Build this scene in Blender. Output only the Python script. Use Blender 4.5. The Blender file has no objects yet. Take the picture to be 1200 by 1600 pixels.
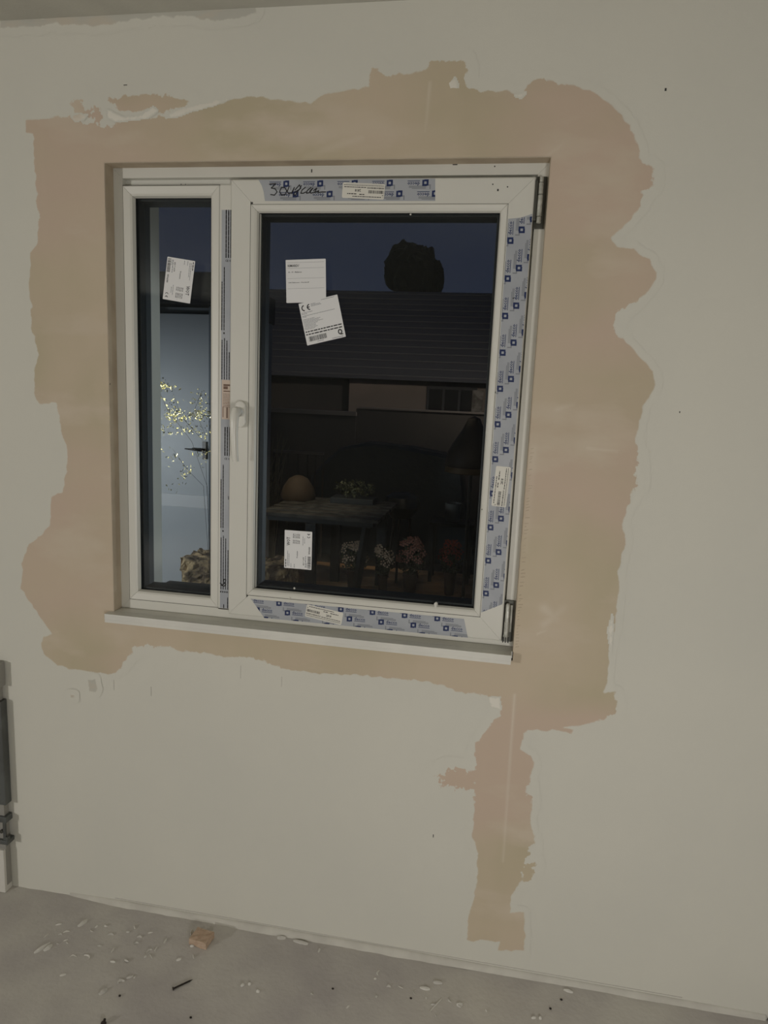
import bpy, bmesh, math, random
import numpy as np
from mathutils import Matrix, Vector
random.seed(7); rng = np.random.default_rng(7)
scene = bpy.context.scene
COL = scene.collection

# ------------------------------------------------------------------ camera
RM = np.array([[0.98379404, 0.17406948, 0.04300119],
               [-0.07034917, 0.15413144, 0.98554274],
               [-0.16492507, 0.97259617, -0.16387924]])     # right, up, forward
FPX, CAMD, CZ = 1089.363, 1.85, 1.656
cam = bpy.data.objects.new('camera', bpy.data.cameras.new('camera')); COL.objects.link(cam)
m = Matrix.Identity(4)
for r in range(3):
    m[r][0] = RM[0][r]; m[r][1] = RM[1][r]; m[r][2] = -RM[2][r]
m[0][3], m[1][3], m[2][3] = 0.0, -CAMD, CZ
cam.matrix_world = m
cam.data.sensor_fit = 'HORIZONTAL'; cam.data.sensor_width = 36; cam.data.lens = FPX * 36 / 1200
cam.data.clip_start = 0.02; cam.data.clip_end = 300
scene.camera = cam

# ------------------------------------------------------------------ world (dusk sky)
w = bpy.data.worlds.new('dusk'); scene.world = w; w.use_nodes = True
nt = w.node_tree; bg = nt.nodes['Background']
tc = nt.nodes.new('ShaderNodeTexCoord'); sx = nt.nodes.new('ShaderNodeSeparateXYZ')
cr = nt.nodes.new('ShaderNodeValToRGB')
nt.links.new(tc.outputs['Generated'], sx.inputs[0]); nt.links.new(sx.outputs['Z'], cr.inputs[0])
cr.color_ramp.elements[0].position = 0.0; cr.color_ramp.elements[0].color = (.030, .037, .062, 1)
cr.color_ramp.elements[1].position = 0.6; cr.color_ramp.elements[1].color = (.010, .014, .030, 1)
nt.links.new(cr.outputs[0], bg.inputs[0]); bg.inputs[1].default_value = 0.72

# ------------------------------------------------------------------ lights
def area(name, loc, target, size, power, color, shape='SQUARE', size_y=None):
    l = bpy.data.lights.new(name, 'AREA'); l.shape = shape; l.size = size
    if size_y: l.size_y = size_y
    l.energy = power; l.color = color
    o = bpy.data.objects.new(name, l); COL.objects.link(o)
    o.location = loc; o.rotation_euler = (Vector(target) - Vector(loc)).to_track_quat('-Z', 'Y').to_euler()
    return o
def spot(name, loc, target, power, color, ang, blend=.5, rad=.05):
    l = bpy.data.lights.new(name, 'SPOT'); l.energy = power; l.color = color
    l.spot_size = math.radians(ang); l.spot_blend = blend; l.shadow_soft_size = rad
    o = bpy.data.objects.new(name, l); COL.objects.link(o)
    o.location = loc; o.rotation_euler = (Vector(target) - Vector(loc)).to_track_quat('-Z', 'Y').to_euler()
    return o
area('work_lamp_light', (-4.4, -4.8, 1.50), (-.1, 0, 1.25), .22, 62, (1, .965, .93))
area('indoor_fill', (.62, -2.65, .95), (-.1, 0, 1.15), .45, 17.5, (1, .965, .93))  # added fill beside the camera, lifts the lower middle of the wall
spot('door_fill', (-3.6, .9, 1.15), (-2.6, 3.0, .8), 92, (.95, .97, 1.0), 75, .9, .15)  # unseen cold spot added to brighten the outbuilding door
spot('reveal_fill', (1.3, 1.4, 1.2), (-1.12, .2, 1.3), 60, (.86, .93, 1.0), 36, .6, .1)  # unseen cool spot added to light the left exterior reveal
spot('leaf_glint_spot', (-3.6, 1.35, .70), (-2.24, 2.10, 1.38), 900, (1, .91, .62), 26, .3, .03)  # added warm spot that makes the shrub leaves glint
spot('terrace_fill', (-.3, 1.0, 2.5), (-1.3, 4.0, .0), 14, (1, .78, .55), 60, 1, .12)  # weak warm fill added over the terrace, no visible source
spot('deck_fill', (-1.75, 3.0, 2.45), (-1.65, 3.95, 0), 75, (1, .78, .52), 50, .8, .1)  # unseen spot added above the deck boards to bring them out
spot('house_fill', (2.2, 4.5, 3.2), (-1.5, 9.0, 1.9), 420, (1, .82, .70), 75, 1, .2)  # added fill that brightens the neighbour house and roof

vs = scene.view_settings
vs.view_transform = 'Standard'; vs.look = 'None'; vs.gamma = 1; vs.use_curve_mapping = False
vs.exposure = 0.0

# ------------------------------------------------------------------ pixel -> plane helpers
def ray(x, y):
    return ((x - 600) / FPX) * RM[0] - ((y - 800) / FPX) * RM[1] + RM[2]
def at(x, y, Y):
    d = ray(x, y); d = d / d[1] * (CAMD + Y); return (d[0], CZ + d[2])
def gnd(x, y, z=0.0):
    d = ray(x, y); d = d * ((z - CZ) / d[2]); return (d[0], d[1] - CAMD)

# ------------------------------------------------------------------ materials
def mat(name, col, rough=.6, metal=0, spec=.5, nz=None, bump=None, coat=0):
    """nz=(scale, dark colour, detail, contrast lo, hi); bump=(scale, strength, distance)"""
    M = bpy.data.materials.new(name); M.use_nodes = True
    t = M.node_tree; b = t.nodes['Principled BSDF']
    b.inputs['Base Color'].default_value = (*col, 1)
    b.inputs['Roughness'].default_value = rough; b.inputs['Metallic'].default_value = metal
    b.inputs['Specular IOR Level'].default_value = spec
    if coat: b.inputs['Coat Weight'].default_value = coat
    c = t.nodes.new('ShaderNodeTexCoord')
    if nz:
        n = t.nodes.new('ShaderNodeTexNoise'); n.inputs['Scale'].default_value = nz[0]; n.inputs['Detail'].default_value = nz[2]
        r = t.nodes.new('ShaderNodeValToRGB'); r.color_ramp.elements[0].position = nz[3]; r.color_ramp.elements[1].position = nz[4]
        r.color_ramp.elements[0].color = (*nz[1], 1); r.color_ramp.elements[1].color = (*col, 1)
        t.links.new(c.outputs['Object'], n.inputs['Vector']); t.links.new(n.outputs['Fac'], r.inputs[0]); t.links.new(r.outputs[0], b.inputs['Base Color'])
    if bump:
        n = t.nodes.new('ShaderNodeTexNoise'); n.inputs['Scale'].default_value = bump[0]; n.inputs['Detail'].default_value = 4
        k = t.nodes.new('ShaderNodeBump'); k.inputs['Strength'].default_value = bump[1]; k.inputs['Distance'].default_value = bump[2]
        t.links.new(c.outputs['Object'], n.inputs['Vector']); t.links.new(n.outputs['Fac'], k.inputs['Height']); t.links.new(k.outputs[0], b.inputs['Normal'])
    return M
WALLC = (.70, .685, .60)
M_wall = mat('painted_wall', WALLC, .85, nz=(1.4, (.66, .65, .575), 5, .35, .65), bump=(260, .12, .002))
M_room = mat('room_wall', (.42, .41, .385), .9, bump=(40, .2, .003))
M_ceil = mat('ceiling_paint', (.56, .55, .48), .9, nz=(5, (.50, .49, .43), 4, .35, .65), bump=(120, .2, .003))
M_band = mat('ceiling_band_grey', (.60, .59, .52), .9, nz=(9, (.50, .49, .43), 4, .4, .7), bump=(90, .3, .003))
M_pvc = mat('white_plastic', (.71, .70, .63), .38, nz=(3, (.69, .68, .61), 3, .4, .6))
M_pvc2 = mat('white_plastic_sill', (.76, .75, .68), .42, nz=(6, (.70, .69, .63), 5, .45, .6))
M_handle = mat('white_handle_enamel', (.76, .75, .68), .30)
M_gap = mat('dark_joint', (.05, .05, .045), .8)
M_gasket = mat('black_gasket', (.006, .007, .008), .6)
M_spacer = mat('black_spacer', (.010, .013, .014), .55)
M_extframe = mat('exterior_profile_grey', (.03, .037, .04), .5)
M_film = mat('protective_film_grey', (.42, .44, .465), .45, nz=(14, (.38, .40, .43), 3, .4, .6))
M_blue = mat('print_blue', (.008, .024, .105), .5)
M_pgrey = mat('print_grey', (.235, .25, .27), .5)
M_black = mat('print_black', (.018, .018, .018), .55)
M_marker = mat('black_marker', (.012, .012, .013), .35)
M_paper = mat('label_paper', (.80, .80, .79), .55)
M_paper2 = mat('label_paper_cream', (.76, .74, .66), .55)
M_pink = mat('label_pink', (.62, .51, .42), .6)
M_pinkp = mat('print_brown', (.17, .10, .07), .6)
M_zinc = mat('zinc_hinge_metal', (.60, .60, .54), .4, .35, nz=(60, (.42, .42, .37), 3, .4, .6))
M_dzinc = mat('dark_hinge_metal', (.10, .10, .085), .45, .6)
M_floor = mat('dusty_screed', (.62, .595, .54), .93, nz=(3.2, (.46, .43, .415), 8, .34, .66), bump=(70, .35, .004))
M_fillet = mat('plaster_fillet', (.64, .62, .55), .9, nz=(12, (.56, .54, .48), 4, .35, .6), bump=(60, .2, .003))
M_chip = mat('plaster_chip', (.68, .66, .60), .9, bump=(120, .3, .002))
M_chip2 = mat('grey_crumb', (.56, .54, .49), .9, bump=(120, .3, .002))
M_brick = mat('light_brown_clay', (.54, .41, .30), .9, nz=(60, (.48, .34, .24), 4, .35, .65), bump=(90, .5, .003))
M_rust = mat('rusty_iron', (.05, .04, .035), .6, .5, nz=(80, (.03, .025, .02), 3, .4, .6))
M_steel = mat('grey_steel', (.14, .15, .145), .5, .5, nz=(12, (.11, .115, .11), 3, .4, .6))
M_steell = mat('grey_plate', (.33, .32, .29), .6, .2)
M_rubber = mat('dark_rubber', (.02, .02, .018), .7)
M_door = mat('pale_grey_door', (.50, .54, .57), .45, bump=(70, .05, .001))
M_doorl = mat('paler_door_rail', (.66, .69, .71), .45)
M_render = mat('exterior_render', (.22, .25, .28), .85, bump=(70, .3, .004))
M_dark = mat('dark_fascia', (.055, .06, .065), .7)
M_leafy = mat('pale_glossy_leaf', (.62, .60, .34), .35, spec=.8)
M_twig = mat('twig', (.04, .036, .026), .8)
M_handb = mat('black_handle', (.01, .01, .01), .3)
M_stone = mat('rough_sandstone', (.62, .47, .26), .95, nz=(11, (.08, .055, .035), 8, .42, .60), bump=(26, 1, .035))
M_deck = mat('deck_board', (.50, .31, .16), .7, nz=(4, (.32, .19, .09), 6, .35, .65))
M_table = mat('dark_table_metal', (.016, .02, .022), .5, .3)
M_slat = mat('grey_table_slat', (.04, .04, .037), .7, nz=(12, (.010, .010, .009), 4, .4, .6))
M_tarp = mat('dark_tarpaulin', (.030, .042, .050), .5, bump=(9, .5, .02))
M_grill = mat('black_enamel', (.006, .006, .006), .35)
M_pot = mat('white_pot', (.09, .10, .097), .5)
M_shade = mat('brown_lampshade', (.010, .005, .003), .6)
M_rim = mat('brass_rim', (.07, .045, .018), .5, .3)
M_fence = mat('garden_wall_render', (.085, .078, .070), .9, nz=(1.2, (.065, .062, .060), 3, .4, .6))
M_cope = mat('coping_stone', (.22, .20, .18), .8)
M_roof = mat('dark_roof_tile', (.16, .165, .17), .8, bump=(3, .2, .02))
M_hwall = mat('neighbour_render', (.30, .25, .215), .9, nz=(1.1, (.25, .215, .185), 2, .4, .6))
M_hwin = mat('dark_window_glass', (.02, .022, .024), .2)
M_curt = mat('net_curtain', (.34, .33, .29), .8, nz=(8, (.16, .15, .13), 5, .4, .6))
M_tree = mat('tree_foliage', (.020, .028, .020), .9)
M_earth = mat('garden_ground', (.03, .028, .022), .95, nz=(3, (.02, .02, .016), 6, .4, .6))
M_green = mat('planter_leaf', (.045, .055, .022), .6, nz=(20, (.02, .025, .01), 3, .4, .6))
M_petalp = mat('petal_pink', (.26, .12, .09), .6)
M_petalw = mat('petal_cream', (.36, .28, .20), .6)
M_petalr = mat('petal_red', (.22, .045, .03), .6)
M_terra = mat('terracotta', (.04, .02, .013), .8)
M_wicker = mat('brown_wicker', (.04, .026, .016), .8, nz=(40, (.03, .02, .012), 3, .4, .6))

# glass pane: clear, mirror-like only as much as bare glass is
M_glass = bpy.data.materials.new('window_glass'); M_glass.use_nodes = True
t = M_glass.node_tree; t.nodes.clear()
o_ = t.nodes.new('ShaderNodeOutputMaterial'); mx = t.nodes.new('ShaderNodeMixShader')
tr = t.nodes.new('ShaderNodeBsdfTransparent'); tr.inputs[0].default_value = (.95, .965, .965, 1)
gl = t.nodes.new('ShaderNodeBsdfGlossy'); gl.inputs['Roughness'].default_value = 0.0
fr = t.nodes.new('ShaderNodeLayerWeight'); fr.inputs['Blend'].default_value = .33
mm = t.nodes.new('ShaderNodeMath'); mm.operation = 'MULTIPLY'; mm.inputs[1].default_value = .42
t.links.new(fr.outputs['Fresnel'], mm.inputs[0]); t.links.new(mm.outputs[0], mx.inputs[0])
t.links.new(tr.outputs[0], mx.inputs[1]); t.links.new(gl.outputs[0], mx.inputs[2]); t.links.new(mx.outputs[0], o_.inputs[0])

# filler: opaque joint compound whose thin torn edge lets the wall paint through
def filler_material(name, base, alt1, alt2):
    M = bpy.data.materials.new(name); M.use_nodes = True
    t = M.node_tree; L = t.links.new; N = t.nodes.new; b = t.nodes['Principled BSDF']
    b.inputs['Roughness'].default_value = .85
    g = N('ShaderNodeNewGeometry')
    def noise(scale, detail, stretch=(1, 1, 1), w=0):
        mp = N('ShaderNodeMapping'); mp.inputs['Scale'].default_value = stretch; mp.inputs['Location'].default_value = (w, w, w)
        L(g.outputs['Position'], mp.inputs[0]); n = N('ShaderNodeTexNoise')
        n.inputs['Scale'].default_value = scale; n.inputs['Detail'].default_value = detail
        L(mp.outputs[0], n.inputs['Vector']); return n.outputs['Fac']
    def ramp(f, a, b_, ca=(0, 0, 0), cb=(1, 1, 1)):
        r = N('ShaderNodeValToRGB'); r.color_ramp.elements[0].position = a; r.color_ramp.elements[1].position = b_
        r.color_ramp.elements[0].color = (*ca, 1); r.color_ramp.elements[1].color = (*cb, 1); L(f, r.inputs[0]); return r.outputs[0]
    def mix(f, a, b_):
        x = N('ShaderNodeMix'); x.data_type = 'RGBA'
        if hasattr(f, 'links'): L(f, x.inputs[0])
        else: x.inputs[0].default_value = f
        for s, v in ((6, a), (7, b_)):
            if isinstance(v, tuple): x.inputs[s].default_value = (*v, 1)
            else: L(v, x.inputs[s])
        return x.outputs[2]
    c = mix(ramp(noise(2.2, 4, (1, 1, .7)), .42, .58), base, alt1)
    c = mix(ramp(noise(1.7, 3, (.6, 1, 1.4), 5), .50, .66), c, alt2)
    c = mix(ramp(noise(3.5, 5, (1, 1, 2.4), 9), .56, .72), c, (.63, .54, .42))
    e = N('ShaderNodeAttribute'); e.attribute_name = 'edge'
    n1 = noise(38, 5, (1, 1, 1), 2); n2 = noise(130, 3, (1, 1, 1), 3)
    def math_(op, a, b_):
        x = N('ShaderNodeMath'); x.operation = op
        for i, v in enumerate((a, b_)):
            if isinstance(v, (int, float)): x.inputs[i].default_value = v
            else: L(v, x.inputs[i])
        return x.outputs[0]
    rag = N('ShaderNodeAttribute'); rag.attribute_name = 'rag'
    j = math_('MULTIPLY', math_('SUBTRACT', n1, .5), math_('MULTIPLY', rag.outputs['Fac'], .10))
    j2 = math_('MULTIPLY', math_('SUBTRACT', n2, .5), math_('MULTIPLY', rag.outputs['Fac'], .05))
    s = math_('ADD', math_('ADD', e.outputs['Fac'], j), j2)
    mr = N('ShaderNodeMapRange'); mr.interpolation_type = 'SMOOTHSTEP'
    mr.inputs['From Min'].default_value = -.0012; mr.inputs['From Max'].default_value = .0035; L(s, mr.inputs['Value'])
    li = N('ShaderNodeAttribute'); li.attribute_name = 'ridge'
    c = mix(li.outputs['Fac'], c, (.74, .67, .56))
    n = N('ShaderNodeTexNoise'); n.inputs['Scale'].default_value = 1.4; n.inputs['Detail'].default_value = 5
    L(g.outputs['Position'], n.inputs['Vector'])
    wall = ramp(n.outputs['Fac'], .35, .65, (.66, .65, .575), WALLC)
    L(mix(mr.outputs[0], wall, c), b.inputs['Base Color'])
    k = N('ShaderNodeBump'); k.inputs['Strength'].default_value = .25; k.inputs['Distance'].default_value = .01
    L(noise(6, 5, (1, 1, .5), 4), k.inputs['Height']); L(k.outputs[0], b.inputs['Normal'])
    return M
M_filler = filler_material('beige_filler', (.60, .505, .375), (.535, .465, .325), (.60, .48, .375))
M_reveal = mat('filler_on_reveal', (.56, .475, .355), .85, nz=(12, (.46, .38, .28), 4, .35, .65), bump=(30, .3, .004))

# ------------------------------------------------------------------ mesh helpers
def link(o, parent=None):
    COL.objects.link(o)
    if parent is not None: o.parent = parent
    return o
def mesh(name, V, F, mats, parent=None, smooth=False, mi=None):
    me = bpy.data.meshes.new(name); me.from_pydata([tuple(map(float, v)) for v in V], [], F)
    for m_ in (mats if isinstance(mats, (list, tuple)) else [mats]): me.materials.append(m_)
    if mi is not None: me.polygons.foreach_set('material_index', mi)
    if smooth: me.polygons.foreach_set('use_smooth', [True] * len(me.polygons))
    me.update(); o = bpy.data.objects.new(name, me); return link(o, parent)
def bobj(name, bm, mats, parent=None, smooth=False, bevel=0, seg=2):
    if bevel: bmesh.ops.bevel(bm, geom=bm.edges[:], offset=bevel, segments=seg, affect='EDGES', profile=.6, clamp_overlap=True)
    bmesh.ops.recalc_face_normals(bm, faces=bm.faces[:])
    me = bpy.data.meshes.new(name); bm.to_mesh(me); bm.free()
    for m_ in (mats if isinstance(mats, (list, tuple)) else [mats]): me.materials.append(m_)
    if smooth:
        me.polygons.foreach_set('use_smooth', [True] * len(me.polygons))
        try: me.set_sharp_from_angle(angle=math.radians(38))
        except Exception: pass
    o = bpy.data.objects.new(name, me); return link(o, parent)
def bbox(bm, x0, x1, y0, y1, z0, z1, mi=0):
    vs_ = [bm.verts.new(p) for p in ((x0, y0, z0), (x1, y0, z0), (x1, y1, z0), (x0, y1, z0), (x0, y0, z1), (x1, y0, z1), (x1, y1, z1), (x0, y1, z1))]
    for f in ((0, 3, 2, 1), (4, 5, 6, 7), (0, 1, 5, 4), (1, 2, 6, 5), (2, 3, 7, 6), (3, 0, 4, 7)):
        bm.faces.new([vs_[i] for i in f]).material_index = mi
def box(name, x0, x1, y0, y1, z0, z1, m_, parent=None, bevel=0):
    bm = bmesh.new(); bbox(bm, x0, x1, y0, y1, z0, z1); return bobj(name, bm, m_, parent, bevel=bevel)
def tube(bm, pts, rad, seg=10, mi=0, flat=1.0):
    pts = [Vector(p) for p in pts]; rings = []
    rad = rad if isinstance(rad, (list, tuple)) else [rad] * len(pts)
    for i, p in enumerate(pts):
        d = (pts[min(i + 1, len(pts) - 1)] - pts[max(i - 1, 0)]).normalized()
        a = d.cross(Vector((0, 1, 0)))
        if a.length < .05: a = d.cross(Vector((1, 0, 0)))
        a.normalize(); b = d.cross(a)
        rings.append([bm.verts.new(p + a * rad[i] * math.cos(2 * math.pi * k / seg) + b * rad[i] * flat * math.sin(2 * math.pi * k / seg)) for k in range(seg)])
    for i in range(len(rings) - 1):
        for k in range(seg):
            bm.faces.new((rings[i][k], rings[i][(k + 1) % seg], rings[i + 1][(k + 1) % seg], rings[i + 1][k])).material_index = mi
    bm.faces.new(rings[0]).material_index = mi; bm.faces.new(rings[-1][::-1]).material_index = mi
def lathe(bm, prof, cx, cy, seg=24, mi=0):
    rings = [[bm.verts.new((cx + r * math.cos(2 * math.pi * k / seg), cy + r * math.sin(2 * math.pi * k / seg), z)) for k in range(seg)] for r, z in prof]
    for i in range(len(rings) - 1):
        for k in range(seg):
            bm.faces.new((rings[i][k], rings[i][(k + 1) % seg], rings[i + 1][(k + 1) % seg], rings[i + 1][k])).material_index = mi
    if prof[0][0] > .001: bm.faces.new(rings[0][::-1]).material_index = mi
    if prof[-1][0] > .001: bm.faces.new(rings[-1]).material_index = mi
def empty(name, loc=(0, 0, 0), kind=None):
    o = bpy.data.objects.new(name, None); o.empty_display_size = .1; COL.objects.link(o)
    if kind: o['kind'] = kind
    return o
def struct(o): o['kind'] = 'structure'; return o
def tag(o, label, cat, group=None):
    o['label'] = label; o['category'] = cat
    if group: o['group'] = group
    return o
# parts are modelled in world space; this puts the parent's origin at the thing's base
def rebase(e, loc):
    loc = Vector(loc); e.location = loc
    for c in e.children: c.matrix_parent_inverse = Matrix.Translation(-loc)
    return e

# ------------------------------------------------------------------ room shell
OX0, OX1, OZ0, OZ1 = -1.122, .060, .958, 2.246
TH = .30; CEIL = 2.607; RX0, RX1, RY0 = -4.6, 2.6, -6.2
bm = bmesh.new()
bbox(bm, RX0, OX0, 0, TH, -.1, CEIL + .1); bbox(bm, OX1, RX1, 0, TH, -.1, CEIL + .1)
bbox(bm, OX0, OX1, 0, TH, -.1, OZ0); bbox(bm, OX0, OX1, 0, TH, OZ1, CEIL + .1)
wall_back = struct(bobj('wall_back', bm, M_wall))
struct(box('wall_left', RX0 - .1, RX0, RY0, 0, -.1, CEIL + .1, M_room))
struct(box('wall_right', RX1, RX1 + .1, RY0, 0, -.1, CEIL + .1, M_room))
struct(box('wall_front', RX0, RX1, RY0 - .1, RY0, -.1, CEIL + .1, M_room))
ceiling = struct(box('ceiling', RX0, RX1, RY0, 0, CEIL, CEIL + .1, M_ceil))

# floor: near strip gets real unevenness
def vnoise(x, z, s, seed=0):
    xs, zs = x * s + seed * 17.3, z * s + seed * 5.1
    xi, zi = np.floor(xs), np.floor(zs); fx, fz = xs - xi, zs - zi
    fx = fx * fx * (3 - 2 * fx); fz = fz * fz * (3 - 2 * fz)
    h = lambda a, b: np.modf(np.abs(np.sin(a * 127.1 + b * 311.7 + seed) * 43758.5453))[0]
    return (h(xi, zi) * (1 - fx) + h(xi + 1, zi) * fx) * (1 - fz) + (h(xi, zi + 1) * (1 - fx) + h(xi + 1, zi + 1) * fx) * fz
nx, ny = 150, 70
gx = np.linspace(-1.9, 1.3, nx); gy = np.linspace(-1.3, 0, ny)
X, Yg = np.meshgrid(gx, gy)
Zg = -.005 + .0035 * vnoise(X, Yg, 6) + .0022 * vnoise(X, Yg, 24, 2) + .0012 * vnoise(X, Yg, 60, 3)
V = np.stack([X.ravel(), Yg.ravel(), Zg.ravel()], 1)
F = [(j * nx + i, j * nx + i + 1, (j + 1) * nx + i + 1, (j + 1) * nx + i) for j in range(ny - 1) for i in range(nx - 1)]
V = list(map(tuple, V)); n0 = len(V)
for a, b, c_, d in ((RX0, RY0, RX1, -1.3), (RX0, -1.3, -1.9, 0), (1.3, -1.3, RX1, 0)):
    k = len(V); V += [(a, b, -.003), (c_, b, -.003), (c_, d, -.003), (a, d, -.003)]; F.append((k, k + 1, k + 2, k + 3))
k = len(V); V += [(RX0, RY0, -.1), (RX1, RY0, -.1), (RX1, TH, -.1), (RX0, TH, -.1)]; F.append((k + 3, k + 2, k + 1, k))
floor = struct(mesh('floor', V, F, M_floor, smooth=True))

# plaster fillet along the foot of the wall (irregular, with a grey strip imitating the shadow line over it)
n = 260; V = []; F = []
prof = [(.0, .016), (-.004, .015), (-.010, .010), (-.013, .003), (-.016, -.003)]
for i in range(n):
    x = -1.30 + 2.12 * i / (n - 1)
    a = .55 + .65 * float(vnoise(np.array(x), np.array(0.), 5, 4)) + .12 * float(vnoise(np.array(x), np.array(0.), 26, 5))
    a *= min(1, .15 + (x + 1.30) / .25) * (1 if x < .2 else 1 - .55 * (x - .2) / .62)
    for (py, pz) in prof: V.append((x, py * a, pz * (.5 + .5 * a)))
P = len(prof)
for i in range(n - 1):
    for j in range(P - 1): F.append((i * P + j, (i + 1) * P + j, (i + 1) * P + j + 1, i * P + j + 1))
struct(mesh('baseboard_back', V, F, M_fillet, smooth=True))
struct(box('shadow_line_1', -1.14, .60, -.0012, .0, .0175, .0195, M_chip2))  # thin grey strip standing in for the shadow above the fillet
# dark movement joint in the floor running from the wall towards the camera
tag(box('rubber_joint_strip', .826, .833, -1.0, -.002, -.01, .004, M_rubber), 'thin black rubber strip in the floor at the right corner of the picture', 'joint strip')

# ------------------------------------------------------------------ filler patches
def poly_sd(px, pz, poly):
    A = np.array(poly); B = np.roll(A, -1, 0)
    d2 = np.full(px.shape, 1e9); ins = np.zeros(px.shape, bool)
    for a, b in zip(A, B):
        e = b - a; wx, wz = px - a[0], pz - a[1]
        t_ = np.clip((wx * e[0] + wz * e[1]) / (e @ e + 1e-12), 0, 1)
        d2 = np.minimum(d2, (wx - t_ * e[0]) ** 2 + (wz - t_ * e[1]) ** 2)
        c1 = (a[1] > pz) != (b[1] > pz)
        with np.errstate(divide='ignore', invalid='ignore'):
            xi = (b[0] - a[0]) * (pz - a[1]) / (b[1] - a[1]) + a[0]
        ins ^= c1 & (px < xi)
    d = np.sqrt(d2); return np.where(ins, d, -d)
def ragged(poly, amp=.003, step=.012):
    out = []
    for i in range(len(poly)):
        a = np.array(poly[i]); b = np.array(poly[(i + 1) % len(poly)]); L_ = np.linalg.norm(b - a); k = max(1, int(L_ / step))
        nrm = np.array([-(b - a)[1], (b - a)[0]]) / (L_ + 1e-9)
        for j in range(k):
            out.append(tuple(a + (b - a) * j / k + nrm * (rng.normal() * amp if j else rng.normal() * amp * .5)))
    return out
def patch(name, px_poly, parent, material, step=.004, hole=None, rag_fn=None, ridges=(), amp=.0022, minus=(), islands=(), lift0=.0006):
    W = [at(x, y, 0) for x, y in px_poly]
    W = ragged(W, amp)
    A = np.array(W); x0, z0 = A.min(0) - .03; x1, z1 = A.max(0) + .03
    gx = np.arange(x0, x1, step); gz = np.arange(z0, z1, step)
    if hole is not None:      # snap grid lines to the opening so that it ends cleanly
        for v in (hole[0], hole[1]): gx[np.argmin(abs(gx - v))] = v
        for v in (hole[2], hole[3]): gz[np.argmin(abs(gz - v))] = v
    Xg, Zg = np.meshgrid(gx, gz)
    sd = poly_sd(Xg, Zg, W)
    for q in islands: sd = np.maximum(sd, poly_sd(Xg, Zg, ragged([at(x, y, 0) for x, y in q], .0015)))
    for q in minus: sd = np.minimum(sd, -poly_sd(Xg, Zg, ragged([at(x, y, 0) for x, y in q], .002)))
    rag = rag_fn(Xg, Zg) if rag_fn else np.full(Xg.shape, .08)
    ridge = np.zeros(Xg.shape)
    for (a, b, wd, st) in ridges:
        a = np.array(at(*a, 0)); b = np.array(at(*b, 0)); e = b - a
        t_ = np.clip(((Xg - a[0]) * e[0] + (Zg - a[1]) * e[1]) / (e @ e), 0, 1)
        d = np.hypot(Xg - a[0] - t_ * e[0], Zg - a[1] - t_ * e[1])
        ridge = np.maximum(ridge, st * np.exp(-(d / wd) ** 2) * (1 - t_ * .5))
    lift = lift0 + .0012 * np.clip(sd / .03, 0, 1) + .0006 * vnoise(Xg, Zg, 8, 6) * (sd > 0) + .0008 * ridge
    keep = sd > (-(.012 + rag * .05) if lift0 < .0015 else -.0015)
    NX = len(gx); cells = keep[:-1, :-1] | keep[1:, :-1] | keep[:-1, 1:] | keep[1:, 1:]
    if hole is not None:
        cx = (gx[:-1] + gx[1:]) / 2; cz = (gz[:-1] + gz[1:]) / 2
        CX, CZ_ = np.meshgrid(cx, cz)
        cells &= ~((CX > hole[0]) & (CX < hole[1]) & (CZ_ > hole[2]) & (CZ_ < hole[3]))
    jj, ii = np.nonzero(cells)
    idx = np.stack([jj * NX + ii, jj * NX + ii + 1, (jj + 1) * NX + ii + 1, (jj + 1) * NX + ii], 1)
    used, inv = np.unique(idx, return_inverse=True); F = inv.reshape(-1, 4)
    V = np.stack([Xg.ravel()[used], -lift.ravel()[used], Zg.ravel()[used]], 1)
    me = bpy.data.meshes.new(name); me.vertices.add(len(V)); me.vertices.foreach_set('co', V.ravel().astype('f'))
    me.loops.add(F.size); me.loops.foreach_set('vertex_index', F.ravel().astype('i'))
    me.polygons.add(len(F)); me.polygons.foreach_set('loop_start', np.arange(0, F.size, 4, dtype='i'))
    me.update(calc_edges=True)
    for nm, arr in (('edge', sd), ('rag', rag), ('ridge', ridge)):
        a_ = me.attributes.new(nm, 'FLOAT', 'POINT'); a_.data.foreach_set('value', arr.ravel()[used].astype('f'))
    me.polygons.foreach_set('use_smooth', [True] * len(F)); me.materials.append(material)
    o = bpy.data.objects.new(name, me); return link(o, parent)
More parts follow.
